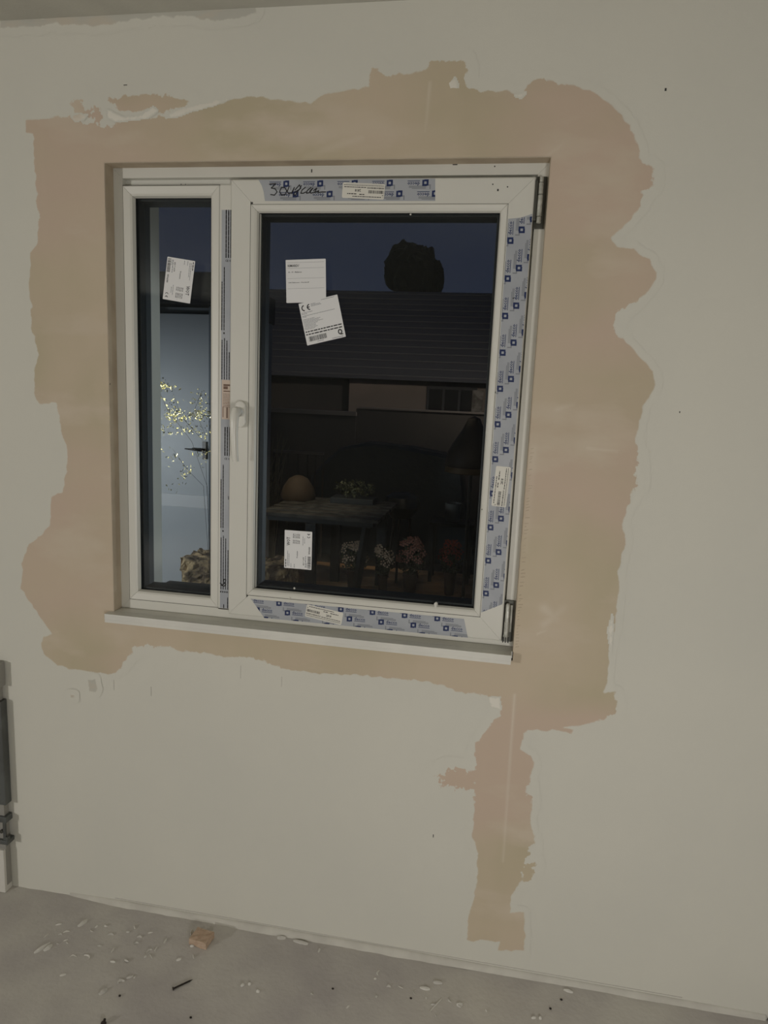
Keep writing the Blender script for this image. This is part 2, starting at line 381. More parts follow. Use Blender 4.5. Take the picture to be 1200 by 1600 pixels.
MAIN = [(40,187),(95,182),(113,183),(128,190),(150,192),(162,198),(178,190),(200,186),(232,184),(260,183),(290,175),(330,165),(355,158),(375,153),(395,150),(430,155),(485,162),(500,150),(520,143),(545,141),(575,135),(578,105),(583,103),(600,117),(640,115),(668,107),(672,95),(728,97),(731,110),(722,122),(735,139),(760,140),(800,144),(812,150),(833,125),(850,123),(862,128),(895,132),(930,145),(960,165),(985,195),(1000,235),(1003,255),(1022,263),(1020,290),(1005,300),(1000,325),(985,345),(965,362),(955,372),(965,385),(990,388),(1015,405),(1027,425),(1022,445),(1005,465),(985,475),(965,492),(958,505),(962,520),(985,540),(1005,562),(1020,580),(1024,600),(1015,620),(1005,635),(998,665),(992,685),(998,710),(992,740),(996,760),(985,785),(975,810),(978,850),(972,872),(967,900),(968,925),(960,985),(952,1020),(950,1060),(944,1080),(965,1080),(962,1118),(940,1125),(915,1132),(881,1136),(897,1140),(893,1147),(870,1142),(825,1140),(818,1155),(813,1170),(830,1180),(835,1192),(828,1215),(824,1235),(831,1260),(829,1280),(833,1300),(835,1315),(822,1340),(815,1375),(800,1400),(797,1425),(820,1425),(820,1486),(778,1485),(780,1471),(728,1469),(733,1425),(742,1400),(746,1340),(738,1300),(742,1240),(742,1160),(760,1140),(780,1118),(782,1090),(765,1088),(720,1082),(670,1065),(640,1063),(600,1060),(560,1055),(500,1053),(440,1045),(395,1028),(350,1027),(300,1018),(240,1010),(215,1010),(200,1025),(190,1045),(170,1055),(130,1048),(90,1040),(68,1022),(64,1005),(68,995),(80,990),(60,960),(45,940),(32,920),(35,890),(33,880),(45,850),(65,835),(78,820),(80,775),(98,770),(103,730),(105,700),(98,680),(92,650),(88,630),(62,632),(55,620),(53,580),(60,555),(50,520),(46,450),(48,395),(58,380),(62,340),(55,290),(52,210),(40,208)]
RAGSPOTS = [((150,185),.12,.5),((715,115),.10,.35),((590,112),.05,.35),((1015,290),.06,.35),((975,490),.05,.4),((990,740),.07,.5),((850,140),.05,.3),((240,1020),.13,.4),((420,1030),.12,.22),((770,1100),.09,.35),((955,1110),.05,.4),((830,1240),.05,.4),((830,1340),.06,.5),((55,330),.06,.25),((80,640),.05,.2),((700,1215),.08,.9),((620,1060),.2,.16),((750,1445),.07,.12),((270,165),.1,.4),((125,165),.05,.6)]
def ragfn(X, Z):
    r = np.full(X.shape, .045) + .05 * vnoise(X, Z, 5, 9)
    for (p, rad, s) in RAGSPOTS:
        x, z = at(*p, 0); r = np.maximum(r, s * np.exp(-((X - x) ** 2 + (Z - z) ** 2) / rad ** 2))
    return r
RIDGES = [((804,1085),(786,1345),.0035,.6),((672,130),(665,205),.0035,.45),((565,215),(480,245),.01,.25),((918,700),(965,705),.003,.5),
          ((870,640),(895,632),.006,.3),((850,950),(868,965),.012,.5),((850,975),(880,950),.010,.4),((840,990),(852,985),.003,.5),((480,205),(700,205),.02,.15),
          ((835,700),(822,860),.008,.22),((835,260),(880,225),.004,.25)]
ISL = [[(170,153),(200,150),(250,147),(278,152),(297,157),(292,166),(270,172),(255,178),(240,170),(215,176),(190,172),(174,163)],
       [(112,152),(126,150),(134,170),(142,176),(158,168),(160,186),(150,190),(130,182),(116,178)],
       [(686,1212),(705,1200),(725,1204),(745,1205),(745,1236),(722,1232),(705,1232),(690,1228)],
       [(822,1345),(836,1350),(834,1372),(818,1378),(815,1360)]]
RAGSPOTS += [((828,1362),.03,.6), ((135,170),.06,.8)]
fp = patch('filler_patch', MAIN, wall_back, M_filler, hole=(OX0, OX1, .9595, OZ1), rag_fn=ragfn, ridges=RIDGES, islands=ISL)
M_pale = filler_material('pale_fresh_plaster', (.80, .77, .68), (.76, .73, .64), (.80, .77, .68))
for q in ([(262,182),(275,174),(300,168),(340,158),(356,156),(335,164),(300,174),(275,183)], [(168,172),(180,178),(195,184),(222,180),(240,168),(247,174),(232,184),(200,189),(180,190),(170,184)], [(112,183),(125,178),(138,180),(130,188),(118,190)], [(697,128),(712,122),(716,138),(702,143)], [(805,150),(822,144),(815,153)], [(950,985),(957,960),(958,985),(953,1018)], [(765,1089),(780,1090),(783,1108),(768,1104)]):
    patch('pale_plaster', q, wall_back, M_pale, step=.003, rag_fn=lambda X, Z: np.full(X.shape, .16), amp=.001, lift0=.0016)
# the beige filler on the reveal of the opening (inside faces, wall face back to the frame)
bm = bmesh.new()
bbox(bm, OX0, OX0 + .0015, -.0012, .0395, .985, OZ1 - .0002); bbox(bm, OX1 - .0015, OX1, -.0012, .0395, .985, OZ1 - .0002)
bbox(bm, OX0 + .0015, OX1 - .0015, -.0012, .0395, OZ1 - .0017, OZ1 - .0002)
bobj('window_reveal', bm, M_reveal, wall_back)
# corner bead nubs along the right edge
bm = bmesh.new()
for i in range(64):
    z = 1.0 + i * .0085 + rng.normal() * .001
    if rng.random() < .75: tube(bm, [(OX1 + .004, -.0014, z), (OX1 + .008 + rng.random() * .008, -.0015, z + .002 + rng.normal() * .001)], .0013, 6)
bobj('bead_nubs', bm, M_reveal, wall_back)['kind'] = 'stuff'
# greyer ragged band along the ceiling line, and small smears below the sill
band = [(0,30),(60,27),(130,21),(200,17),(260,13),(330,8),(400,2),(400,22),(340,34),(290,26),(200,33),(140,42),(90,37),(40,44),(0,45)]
M_band2 = filler_material('grey_band_smear', (.55, .54, .47), (.53, .52, .455), (.55, .54, .47))
patch('ceiling_band', band, wall_back, M_band2, rag_fn=lambda X, Z: np.full(X.shape, .12))
for q in ([(138,1062),(150,1060),(153,1075),(150,1081),(139,1080)], [(110,1085),(117,1085),(117,1090),(111,1090)]):
    patch('filler_smear', q, wall_back, M_band2, step=.002, rag_fn=lambda X, Z: np.full(X.shape, .10), amp=.001, lift0=.0013)
def wall_mark(px, py, w, h, m_=None):
    x, z = at(px, py, 0); box('wall_mark', x - w / 2, x + w / 2, -.0009, 0, z - h / 2, z + h / 2, m_ or M_gap, wall_back)
for px, py, w, h in ((677,1306,.002,.009),(1040,140,.004,.006),(350,11,.003,.003),(178,1070,.0012,.035),(440,1065,.001,.03),(376,1050,.001,.04),(236,1080,.0015,.03),(203,212,.006,.002),(196,133,.01,.0015),(735,1440,.001,.02),(1062,644,.002,.004)):
    wall_mark(px, py, w, h, M_chip2 if h > .02 else M_gap)

# ------------------------------------------------------------------ window frame pieces
win = empty('window_1', kind='structure')
def members(name, x0, x1, z0, z1, prof, m_, parent, gap=.0003, sides='LRTB', names=None):
    """four mitred lengths; prof = [(offset inward, Y)...] closed polygon"""
    C_ = {'BL': lambda u: (x0 + u, z0 + u), 'BR': lambda u: (x1 - u, z0 + u), 'TL': lambda u: (x0 + u, z1 - u), 'TR': lambda u: (x1 - u, z1 - u)}
    out = []
    for s in sides:
        a, b = {'L': ('BL', 'TL'), 'R': ('BR', 'TR'), 'T': ('TL', 'TR'), 'B': ('BL', 'BR')}[s]
        bm = bmesh.new(); R1 = []; R2 = []
        dx, dz = {'L': (0, 1), 'R': (0, 1), 'T': (1, 0), 'B': (1, 0)}[s]
        for u, Y in prof:
            p = C_[a](u); q = C_[b](u)
            R1.append(bm.verts.new((p[0] + dx * gap, Y, p[1] + dz * gap))); R2.append(bm.verts.new((q[0] - dx * gap, Y, q[1] - dz * gap)))
        n_ = len(prof)
        for i in range(n_): bm.faces.new((R1[i], R1[(i + 1) % n_], R2[(i + 1) % n_], R2[i]))
        bm.faces.new(R1[::-1]); bm.faces.new(R2)
        out.append(bobj(name, bm, m_, parent))
    return out
FY = .040
# outer frame around both lights (right part lies behind the sash)
members('outer_frame', OX0 + .0005, OX1 - .0005, .9855, OZ1 - .0005, [(0, FY), (.0275, FY), (.0275, .060), (.052, .060), (.052, .115), (0, .115)], M_pvc, win, gap=.0002)
# mullion (face between the fixed light and the sash)
GXR = -.8085
box('mullion', GXR, -.755, FY, .115, 1.010, 2.198, M_pvc, win)
# glazing beads of the fixed light
FX0, FX1, FZ0, FZ1 = -1.094, GXR, 1.0135, 2.199
bead = lambda Y0, w_, d: [(.0008, Y0), (.003, Y0 - .0012), (w_ - .008, Y0 + .001), (w_ - .003, Y0 + .004), (w_, Y0 + d), (w_, Y0 + d + .006), (.0008, Y0 + d + .006)]
members('glazing_bead', FX0, FX1, FZ0, FZ1, bead(FY, .029, .015), M_pvc, win, gap=.0004)
members('bead_joint', FX0 - .0008, FX1 + .0006, FZ0 - .0008, FZ1 + .0008, [(0, FY + .0002), (.0022, FY + .0002), (.0022, FY + .003), (0, FY + .003)], M_gap, win)
def igu(x0, x1, z0, z1, y0, y1):
    members('gasket', x0 - .001, x1 + .001, z0 - .001, z1 + .001, [(-.004, y0 - .006), (.0016, y0 - .006), (.0026, y0 - .001), (-.004, y0 - .001)], M_gasket, win)
    box('glass_pane', x0 - .006, x1 + .006, y0, y0 + .004, z0 - .006, z1 + .006, M_glass, win)
    members('spacer', x0 - .005, x1 + .005, z0 - .005, z1 + .005, [(0, y0 + .0041), (.012, y0 + .0041), (.012, y1 - .0001), (0, y1 - .0001)], M_spacer, win)
    box('glass_pane', x0 - .006, x1 + .006, y1, y1 + .004, z0 - .006, z1 + .006, M_glass, win)
    members('exterior_rebate', x0 - .004, x1 + .004, z0 - .004, z1 + .004, [(-.03, y1 + .0045), (.010, y1 + .0045), (.012, y1 + .03), (-.03, y1 + .03)], M_extframe, win)
igu(-1.066, -.8385, 1.0415, 2.171, .062, .094)
# sash
SX0, SX1, SZ0, SZ1 = -.769, .027, 1.004, 2.207
SY = .020
sash = members('sash_frame', SX0, SX1, SZ0, SZ1, [(0, SY + .004), (.0015, SY + .001), (.004, SY), (.0553, SY), (.0553, .036), (.078, .036), (.078, .1), (.012, .1), (.012, .0385), (0, .0385)], M_pvc, win, gap=.00025)
BX0, BX1, BZ0, BZ1 = SX0 + .0558, SX1 - .0625, SZ0 + .063, SZ1 - .0625
# sash profile is 7 mm wider on three sides; a flat lip carries the difference
members('sash_lip', SX0 + .0552, SX1 - .0552, SZ0 + .0552, SZ1 - .0552, [(0, SY), (.0072, SY), (.0072, .033), (0, .033)], M_pvc, win, sides='RTB', gap=.0002)
members('glazing_bead', BX0, BX1, BZ0, BZ1, bead(SY, .0195, .012), M_pvc, win, gap=.0004)
members('bead_joint', BX0 - .0007, BX1 + .0007, BZ0 - .0007, BZ1 + .0007, [(0, SY + .0002), (.002, SY + .0002), (.002, SY + .003), (0, SY + .003)], M_gap, win)
igu(BX0 + .0195, BX1 - .0195, BZ0 + .0195, BZ1 - .0195, .040, .072)
# soft dirty scuffs and chips on the profiles
def speck(px, py, Y, w, h, m_=M_gap):
    x, z = at(px, py, Y); box('scuff', x - w / 2, x + w / 2, Y - .0004, Y, z - h / 2, z + h / 2, m_, win)
for px, py, Y, w, h in ((778,297,SY,.004,.005),(770,288,SY,.003,.003),(793,292,SY,.003,.003),(802,466,SY,.003,.003),(774,613,SY,.003,.005),(753,796,SY,.002,.003),(711,257,FY,.012,.003),(773,260,FY,.003,.003),(283,288,FY,.003,.002),(290,288,FY,.002,.002),(487,267,FY,.003,.008),(357,778,SY,.002,.010),(394,317,SY,.004,.004),(172,600,.0,.002,.004)):
    speck(px, py, Y, w, h)

# ------------------------------------------------------------------ print helper (2-D, millimetres -> a plane facing -Y)
_txt = {}
def text_mesh(s, bold=False):
    key = (s, bold)
    if key in _txt: return _txt[key]
    cu = bpy.data.curves.new('t', 'FONT'); cu.body = s; cu.resolution_u = 1; cu.size = 1
    if bold: cu.offset = .022
    o = bpy.data.objects.new('t', cu); COL.objects.link(o)
    me = bpy.data.meshes.new_from_object(o.evaluated_get(bpy.context.evaluated_depsgraph_get()))
    V = [(v.co.x, v.co.y) for v in me.vertices]; F = [tuple(p.vertices) for p in me.polygons]
    bpy.data.objects.remove(o); bpy.data.meshes.remove(me); bpy.data.curves.remove(cu)
    xs = [v[0] for v in V] or [0]; ys = [v[1] for v in V] or [0]
    x0, y0 = min(xs), min(ys); h = .7
    V = [((x - x0), (y - 0)) for x, y in V]; _txt[key] = (V, F, max(xs) - x0); return _txt[key]
class Print:
    def __init__(s, mats): s.V = []; s.F = []; s.mi = []; s.mats = mats; s.k = 0
    def rect(s, x, y, w_, h, m_=0, lift=0):
        n_ = len(s.V); s.V += [(x, y, lift), (x + w_, y, lift), (x + w_, y + h, lift), (x, y + h, lift)]; s.F.append((n_, n_ + 1, n_ + 2, n_ + 3)); s.mi.append(m_)
    def poly(s, pts, m_=0, lift=0):
        n_ = len(s.V); s.V += [(x, y, lift) for x, y in pts]; s.F.append(tuple(range(n_, n_ + len(pts)))); s.mi.append(m_)
    def text(s, str_, x, y, h, m_=0, wid=None, bold=False, rot=0, lift=0):
        V, F, tw = text_mesh(str_, bold); sc = h / .7; sxx = (wid / tw) if wid else sc; c_, s_ = math.cos(rot), math.sin(rot); n_ = len(s.V)
        for (a, b) in V:
            a *= sxx; b *= sc; s.V.append((x + a * c_ - b * s_, y + a * s_ + b * c_, lift))
        for f in F: s.F.append(tuple(i + n_ for i in f)); s.mi.append(m_)
    def stroke(s, pts, w_, m_=0, lift=.00003):
        for i in range(len(pts) - 1):
            a = Vector((*pts[i], 0)); b = Vector((*pts[i + 1], 0)); d = (b - a)
            if d.length < 1e-9: continue
            d.normalize(); n_ = Vector((-d.y, d.x, 0)) * w_ / 2; a = a - d * w_ * .35; b = b + d * w_ * .35
            s.poly([(a + n_)[:2], (a - n_)[:2], (b - n_)[:2], (b + n_)[:2]][::-1], m_, lift + i * 1e-7)
    def ce(s, x, y, h, m_=0, rot=0):
        th = h * .17; r = h / 2 - th / 2
        def arc(cx, cy, a0, a1):
            return [(cx + r * math.cos(math.radians(a)), cy + r * math.sin(math.radians(a))) for a in np.linspace(a0, a1, 9)]
        P_ = [arc(h * .5, h * .5, 100, 260), arc(h * 1.45, h * .5, 100, 260), [(h * .98, h * .5), (h * 1.35, h * .5)]]
        c_, s_ = math.cos(rot), math.sin(rot)
        for q in P_: s.stroke([(x + a * c_ - b * s_, y + a * s_ + b * c_) for a, b in q], th, m_)
    def barcode(s, x, y, w_, h, m_=0, n_=34, vert=False, seed=1):
        r = random.Random(seed); c = 0; L_ = h if vert else w_
        while c < L_:
            b = r.choice((1, 1, 2, 3)) * L_ / n_ / 3
            if vert: s.rect(x, y + c, w_, min(b, L_ - c), m_)
            else: s.rect(x + c, y, min(b, L_ - c), h, m_)
            c += b + r.choice((1, 1, 2)) * L_ / n_ / 3
    def lines(s, x, y, wid, h, m_=0, seed=3, vert=False):
        """a line of print too small to read: little blocks the size of words"""
        r = random.Random(seed); c = 0
        while c < wid:
            L_ = min(r.uniform(1.6, 4.5) * h, wid - c)
            if L_ > .3 * h:
                if vert: s.rect(x, y + c, h, L_, m_)
                else: s.rect(x + c, y, L_, h, m_)
            c += L_ + h * .6
    def build(s, name, org, u, v, Y, parent, clip=None, unit=.001, label=None):
        """org in world (x,z); u,v unit vectors in (x,z)"""
        if not s.V: return None
        V = [(org[0] + (a * u[0] + b * v[0]) * unit, Y - c_, org[1] + (a * u[1] + b * v[1]) * unit) for a, b, c_ in s.V]
        bm = bmesh.new(); vv = [bm.verts.new(p) for p in V]
        for f, k in zip(s.F, s.mi):
            try: bm.faces.new([vv[i] for i in f]).material_index = k
            except ValueError: pass
        if clip:
            n_ = len(clip); cx = sum(p[0] for p in clip) / n_; cz = sum(p[1] for p in clip) / n_
            for i in range(n_):
                a, b = clip[i], clip[(i + 1) % n_]; nx_, nz_ = b[1] - a[1], -(b[0] - a[0])
                if (cx - a[0]) * nx_ + (cz - a[1]) * nz_ > 0: nx_, nz_ = -nx_, -nz_
                bmesh.ops.bisect_plane(bm, geom=bm.verts[:] + bm.edges[:] + bm.faces[:], plane_co=(a[0], Y, a[1]), plane_no=(nx_, 0, nz_), clear_outer=True, dist=1e-6)
        me = bpy.data.meshes.new(name); bm.to_mesh(me); bm.free()
        for m_ in s.mats: me.materials.append(m_)
        o = bpy.data.objects.new(name, me); link(o, parent)
        if label: o['label'] = label
        return o

# ------------------------------------------------------------------ protective films
def sheet(name, poly, Y, th, m_, parent):
    """poly in world (x,z) -> thin solid sheet on plane Y facing -Y"""
    n_ = len(poly); V = [(x, Y - th, z) for x, z in poly] + [(x, Y, z) for x, z in poly]
    F = [tuple(range(n_)), tuple(range(2 * n_ - 1, n_ - 1, -1))] + [(i, i + n_, (i + 1) % n_ + n_, (i + 1) % n_) for i in range(n_)]
    return mesh(name, V, F, m_, parent)
def film_print(film, poly, rot, Y, anchor):
    """the repeating pattern: blue square ring + word, grey L and grey bar; anchor = world (x,z) of one ring"""
    P_ = Print([M_blue, M_pgrey])
    u = (math.cos(rot), math.sin(rot)); v = (-u[1], u[0])
    xs = [((p[0] - anchor[0]) * u[0] + (p[1] - anchor[1]) * u[1]) * 1000 for p in poly]
    ys = [((p[0] - anchor[0]) * v[0] + (p[1] - anchor[1]) * v[1]) * 1000 for p in poly]
    for j in range(-6, 7):
        for i in range(-14, 15):
            x = i * 92 + j * 26; y = -j * 26
            if x < min(xs) - 60 or x > max(xs) + 20 or y < min(ys) - 20 or y > max(ys) + 20: continue
            a, b = 16, 5
            for r in ((0, 0, a - 5, b), (0, 4, b, a - 4 - 1), (a - b, 0 + 1, b, a - 5), (4, a - b, a - 4, b)):
                P_.rect(x + r[0] - 8, y + r[1] - 8, r[2], r[3], 0, .00002)
            P_.text('decco', x + 14, y - 1.5, 8.6, 0, wid=32, bold=True, lift=.00002)
            P_.rect(x + 14, y - 5.2, 32, 1.6, 0, .00002)
            P_.rect(x + 12, y - 22, 10, 3.2, 1); P_.rect(x + 12, y - 18.8, 3, 8, 1)
            P_.rect(x + 24, y - 19, 44, 2.0, 1); P_.rect(x + 24, y - 16.2, 44, 2.0, 1); P_.rect(x + 24, y - 13.4, 36, 1.8, 1)
    P_.build('film_print', anchor, u, v, Y - .00035, film, clip=poly)
FILM_T = .0003
tf = [at(*p, SY) for p in ((404,281),(680,279),(680,314),(414,314),(412,300),(409,290))]
f = sheet('protective_film', tf, SY, FILM_T, M_film, win); film_print(f, tf, math.pi, SY, at(609, 286, SY)); f_top = f
rf = [at(*p, SY) for p in ((794,342),(814,340),(832,334),(785,944),(752,957))]
f = sheet('protective_film', rf, SY, FILM_T, M_film, win); film_print(f, rf, math.pi / 2, SY, at(797.5, 376, SY)); f_right = f
bf = [at(*p, SY) for p in ((392,935.6),(725,967),(731,996.5),(413,965.5))]
f = sheet('protective_film', bf, SY, FILM_T, M_film, win); film_print(f, bf, 0, SY, at(546, 967, SY)); f_bot = f

# handwriting on the top film
P_ = Print([M_marker])
def px2(pts, Y=SY, o=None): return [((at(x, y, Y)[0]) * 1000, (at(x, y, Y)[1]) * 1000) for x, y in pts]
HW = [[(421,288),(431,287),(424,294),(430,295),(433,300),(429,305),(423,304)],
      [(440,293),(437,299),(440,305),(446,304),(448,298),(445,293),(440,293)],
      [(452,291),(449,299),(451,303),(456,301),(460,293)],[(460,293),(456,303)],
      [(461,297),(468,289),(470,294),(465,299),(462,305),(459,304),(461,300),(468,296),(471,290)],
      [(477,293),(472,297),(470,302),(474,302),(478,300)],[(486,293),(480,298),(479,302),(484,301),(489,294),(484,299),(486,302),(492,300)],
      [(490,298),(495,294),(492,301),(498,298),(497,301),(503,300),(509,300)]]
for q in HW: P_.stroke(px2(q), 2.7)
P_.build('handwriting', (0, 0), (1, 0), (0, 1), SY - .0004, f_top, label='black marker handwriting')

# ------------------------------------------------------------------ paper labels
def frame_from_px(quad, Y):
    """quad px: TL,TR,BR,BL of the sheet as read (upright text) -> origin (BL), u, v, w, h (mm)"""
    q = [np.array(at(*p, Y)) for p in quad]
    u = ((q[1] - q[0]) + (q[2] - q[3])) / 2; v = ((q[0] - q[3]) + (q[1] - q[2])) / 2
    w_, h = np.linalg.norm(u), np.linalg.norm(v); ang = math.atan2(u[1], u[0]); ang2 = math.atan2(v[1], v[0]) - math.pi / 2
    while ang2 - ang > math.pi: ang2 -= 2 * math.pi
    while ang2 - ang < -math.pi: ang2 += 2 * math.pi
    a = (ang + ang2) / 2; u = np.array((math.cos(a), math.sin(a))); v = np.array((-u[1], u[0]))
    c_ = sum(q) / 4; org = c_ - u * w_ / 2 - v * h / 2
    return org, u, v, w_ * 1000, h * 1000
def label_sheet(name, quad, Y, m_=None, lift=.0003, parent=win, rnd=1.0):
    org, u, v, w_, h = frame_from_px(quad, Y)
    P4 = [(rnd, 0), (w_ - rnd, 0), (w_, rnd), (w_, h - rnd), (w_ - rnd, h), (rnd, h), (0, h - rnd), (0, rnd)]
    poly = [tuple(org + u * a * .001 + v * b * .001) for a, b in P4]
    o = sheet(name, poly, Y, lift, m_ or M_paper, parent)
    return o, org, u, v, w_, h
GY = .0398     # inner face of the sash glass (labels stick to it)
GYF = .0618
# square label with ruled fields
o, org, u, v, w_, h = label_sheet('sticker', [(446,406),(509,404.5),(509.5,472),(448,473.5)], GY)
o['label'] = 'square white label with four ruled lines'
P_ = Print([M_black, M_pgrey])
for fy in (.93, .80, .565, .33): P_.rect(w_ * .04, h * fy, w_ * .92, .55, 1)
P_.text('RIMARDI', w_ * .05, h * .835, h * .055, 0, wid=w_ * .27, bold=True); P_.text("'", w_ * .335, h * .835, h * .05, 0)
P_.text('A - V - Balance', w_ * .06, h * .70, h * .030, 0, wid=w_ * .34, bold=True)
P_.text('1245 Balkontur - Kunststoff', w_ * .06, h * .462, h * .022, 0, wid=w_ * .52, bold=True)
P_.build('label_print', org, u, v, GY - .0004, o)
# square tilted CE label, over the first one
o, org, u, v, w_, h = label_sheet('sticker', [(466.5,475),(527,460),(540.5,526),(480,540)], GY - .0006)
o['label'] = 'tilted square white label with CE mark and barcode'
P_ = Print([M_black, M_pgrey])
P_.ce(w_ * .05, h * .80, h * .145, 0)
for k, (x, y, l) in enumerate(((.30,.925,.12),(.30,.90,.24),(.30,.875,.26),(.58,.965,.34),(.03,.76,.28),(.03,.73,.14),(.03,.685,.84),(.03,.66,.10),(.03,.60,.30),(.03,.572,.44),(.03,.545,.40),(.03,.517,.50),(.03,.488,.36),(.03,.46,.30),(.03,.432,.30),(.03,.40,.34),(.03,.37,.26))):
    P_.lines(w_ * x, h * y, w_ * l, h * .011, 1, seed=k)
P_.lines(w_ * .03, h * .300, w_ * .93, h * .026, 0, 31); P_.lines(w_ * .03, h * .235, w_ * .93, h * .026, 0, 32)
P_.barcode(w_ * .08, h * .075, w_ * .46, h * .115, 0)
qx, qy, qr = w_ * .885, h * .145, h * .043
P_.stroke([(qx + qr * .95 * math.cos(a_), qy + qr * 1.15 * math.sin(a_)) for a_ in np.linspace(0, 6.2832, 17)], h * .026, 0); P_.rect(qx, qy - h * .072, h * .066, h * .022, 0)
P_.lines(w_ * .66, h * .025, w_ * .28, h * .014, 1, 8); P_.lines(w_ * .28, h * .04, w_ * .16, h * .012, 1, 9)
P_.build('label_print', org, u, v, GY - .0010, o)
# the two glass labels that read WOT (same printed sheet, turned)
def wot(quad, Y, lab):
    o, org, u, v, w_, h = label_sheet('sticker', quad, Y); o['label'] = lab
    P_ = Print([M_black, M_pgrey])
    P_.text('WOT', w_ * .60, h * .80, h * .12, 0, wid=w_ * .22, bold=True)
    P_.lines(w_ * .03, h * .93, w_ * .22, h * .03, 0, 3); P_.lines(w_ * .06, h * .87, w_ * .40, h * .018, 1, 5); P_.lines(w_ * .06, h * .82, w_ * .34, h * .018, 1, 6)
    P_.lines(w_ * .03, h * .74, w_ * .10, h * .02, 1, 7); P_.lines(w_ * .03, h * .62, w_ * .10, h * .02, 1, 9)
    P_.text('Premium', w_ * .29, h * .51, h * .045, 0, wid=w_ * .18, bold=True)
    for k in range(5):
        P_.lines(w_ * .66, h * (.67 - k * .055), w_ * .10, h * .02, 0, 10 + k); P_.lines(w_ * .80, h * (.67 - k * .055), w_ * .12, h * .02, 0, 20 + k)
    P_.lines(w_ * .63, h * .32, w_ * .24, h * .018, 1, 41); P_.lines(w_ * .68, h * .26, w_ * .14, h * .018, 1, 42)
    P_.text('409 * 1079', w_ * .10, h * .27, h * .05, 0, wid=w_ * .22, bold=True); P_.lines(w_ * .05, h * .21, w_ * .30, h * .025, 1, 44); P_.lines(w_ * .05, h * .17, w_ * .12, h * .02, 1, 45)
    P_.barcode(w_ * .03, h * .03, w_ * .32, h * .115, 0, n_=30, seed=5)
    P_.text('W006080', w_ * .40, h * .06, h * .065, 0, wid=w_ * .20, bold=True)
    P_.ce(w_ * .83, h * .07, h * .11, 0)
    P_.text('x', w_ * .95, h * .50, h * .03, 0)
    P_.build('label_print', org, u, v, Y - .0004, o)
# text reads upward on the sash label; downward on the fixed light
wot([(444,887),(445,828),(488,831),(486.5,890.5)], GY, 'small white glass label lettered WOT, upper word on its left edge')
wot([(305,408),(297,474.5),(254,467),(262,401)], GYF, 'small white glass label lettered WOT on the narrow pane')
# three barcode labels on the films
def film_label(quad, film, Y):
    o, org, u, v, w_, h = label_sheet('film_label', quad, Y, M_paper2, parent=film, rnd=2.5)
    P_ = Print([M_black, M_pgrey])
    P_.text('L', w_ * .02, h * .84, h * .07, 0); P_.lines(w_ * .07, h * .845, w_ * .68, h * .05, 0, 3); P_.lines(w_ * .02, h * .73, w_ * .04, h * .04, 0, 4)
    P_.lines(w_ * .47, h * .70, w_ * .12, h * .06, 0, 8); P_.lines(w_ * .66, h * .68, w_ * .22, h * .06, 0, 9)
    P_.barcode(w_ * .02, h * .44, w_ * .36, h * .20, 0, n_=26)
    P_.text('2818', w_ * .56, h * .40, h * .17, 0, wid=w_ * .14, bold=True)
    P_.barcode(w_ * .02, h * .245, w_ * .40, h * .10, 0, n_=40, seed=9); P_.lines(w_ * .44, h * .25, w_ * .52, h * .05, 0, 12)
    P_.lines(w_ * .02, h * .13, w_ * .95, h * .035, 0, 14); P_.rect(w_ * .02, h * .06, w_ * .9, h * .012, 1)
    P_.build('label_print', org, u, v, Y - .0004, o)
film_label([(600,312),(534,309),(536,284.5),(601.5,288)], f_top, SY - .0006)
film_label([(767,790),(776,728),(798,730),(791,793)], f_right, SY - .0006)
film_label([(480,943.5),(536,958),(533.5,977),(476,963)], f_bot, SY - .0006)
# narrow film on the mullion with rows of fine print
MF0, MF1 = -.803, -.7705
z_ = lambda py: at(349, py, FY)[1]
f = sheet('protective_film', [(MF0, z_(950)), (MF1, z_(950)), (MF1, z_(328)), (MF0, z_(328))], FY, FILM_T, M_film, win)
P_ = Print([M_black, M_pgrey]); Wm = (MF1 - MF0)
def col(fx, y0, y1, w_=.085):
    P_.lines(MF0 + Wm * fx, z_(y1), z_(y0) - z_(y1), Wm * w_, 0, int(y0 + fx * 97), vert=True)
    P_.rect(MF0 + Wm * (fx + .015), z_(y1), Wm * w_ * .6, z_(y0) - z_(y1), 0)
for base in (0, 309):
    for fx in (.36, .57, .78): col(fx, 328 + base + (30 if base else 0), 403 + base, .12 if fx > .7 else .10)
    P_.text('CE 03', MF0 + Wm * .34, z_(409 + base), Wm * .17, 0, wid=Wm * .6, bold=True)
    col(.22, 417 + base, 516 + base); col(.02, 440 + base, 516 + base)
    P_.rect(MF0 + Wm * .20, z_(522 + base), Wm * .13, .005, 0)
    for fx, y0 in ((.05, 531), (.27, 528), (.49, 532), (.71, 550), (.92, 528)): col(fx, y0 + base, (593 if not base else 921), .08)
for k in range(5): P_.rect(MF0 + Wm * (.02 + .2 * k), z_(926), Wm * .12, .005, 0)
for fx, y0 in ((.33, 944), (.70, 933), (.9, 930)): col(fx, y0, 950)
P_.build('film_print', (0, 0), (1, 0), (0, 1), FY - .0004, f, unit=1)
P_ = Print([M_marker]); q = [at(x, y, FY) for x, y in ((344,911),(348,914),(352,910),(353,906),(350,905),(349,909),(353,913),(350,916),(345,914))]
P_.stroke(q, .0028); P_.build('handwriting', (0, 0), (1, 0), (0, 1), FY - .0005, f, unit=1)
lb = sheet('film_label', [(MF0 + .003, z_(655)), (MF1, z_(655)), (MF1, z_(593.5)), (MF0 + .003, z_(593.5))], FY - .0006, .0002, M_pink, f)
P_ = Print([M_pinkp]); P_.rect(MF0 + .008, z_(603), .023, .005); P_.rect(MF0 + .008, z_(608), .013, .008); P_.rect(MF0 + .008, z_(612), .023, .003)
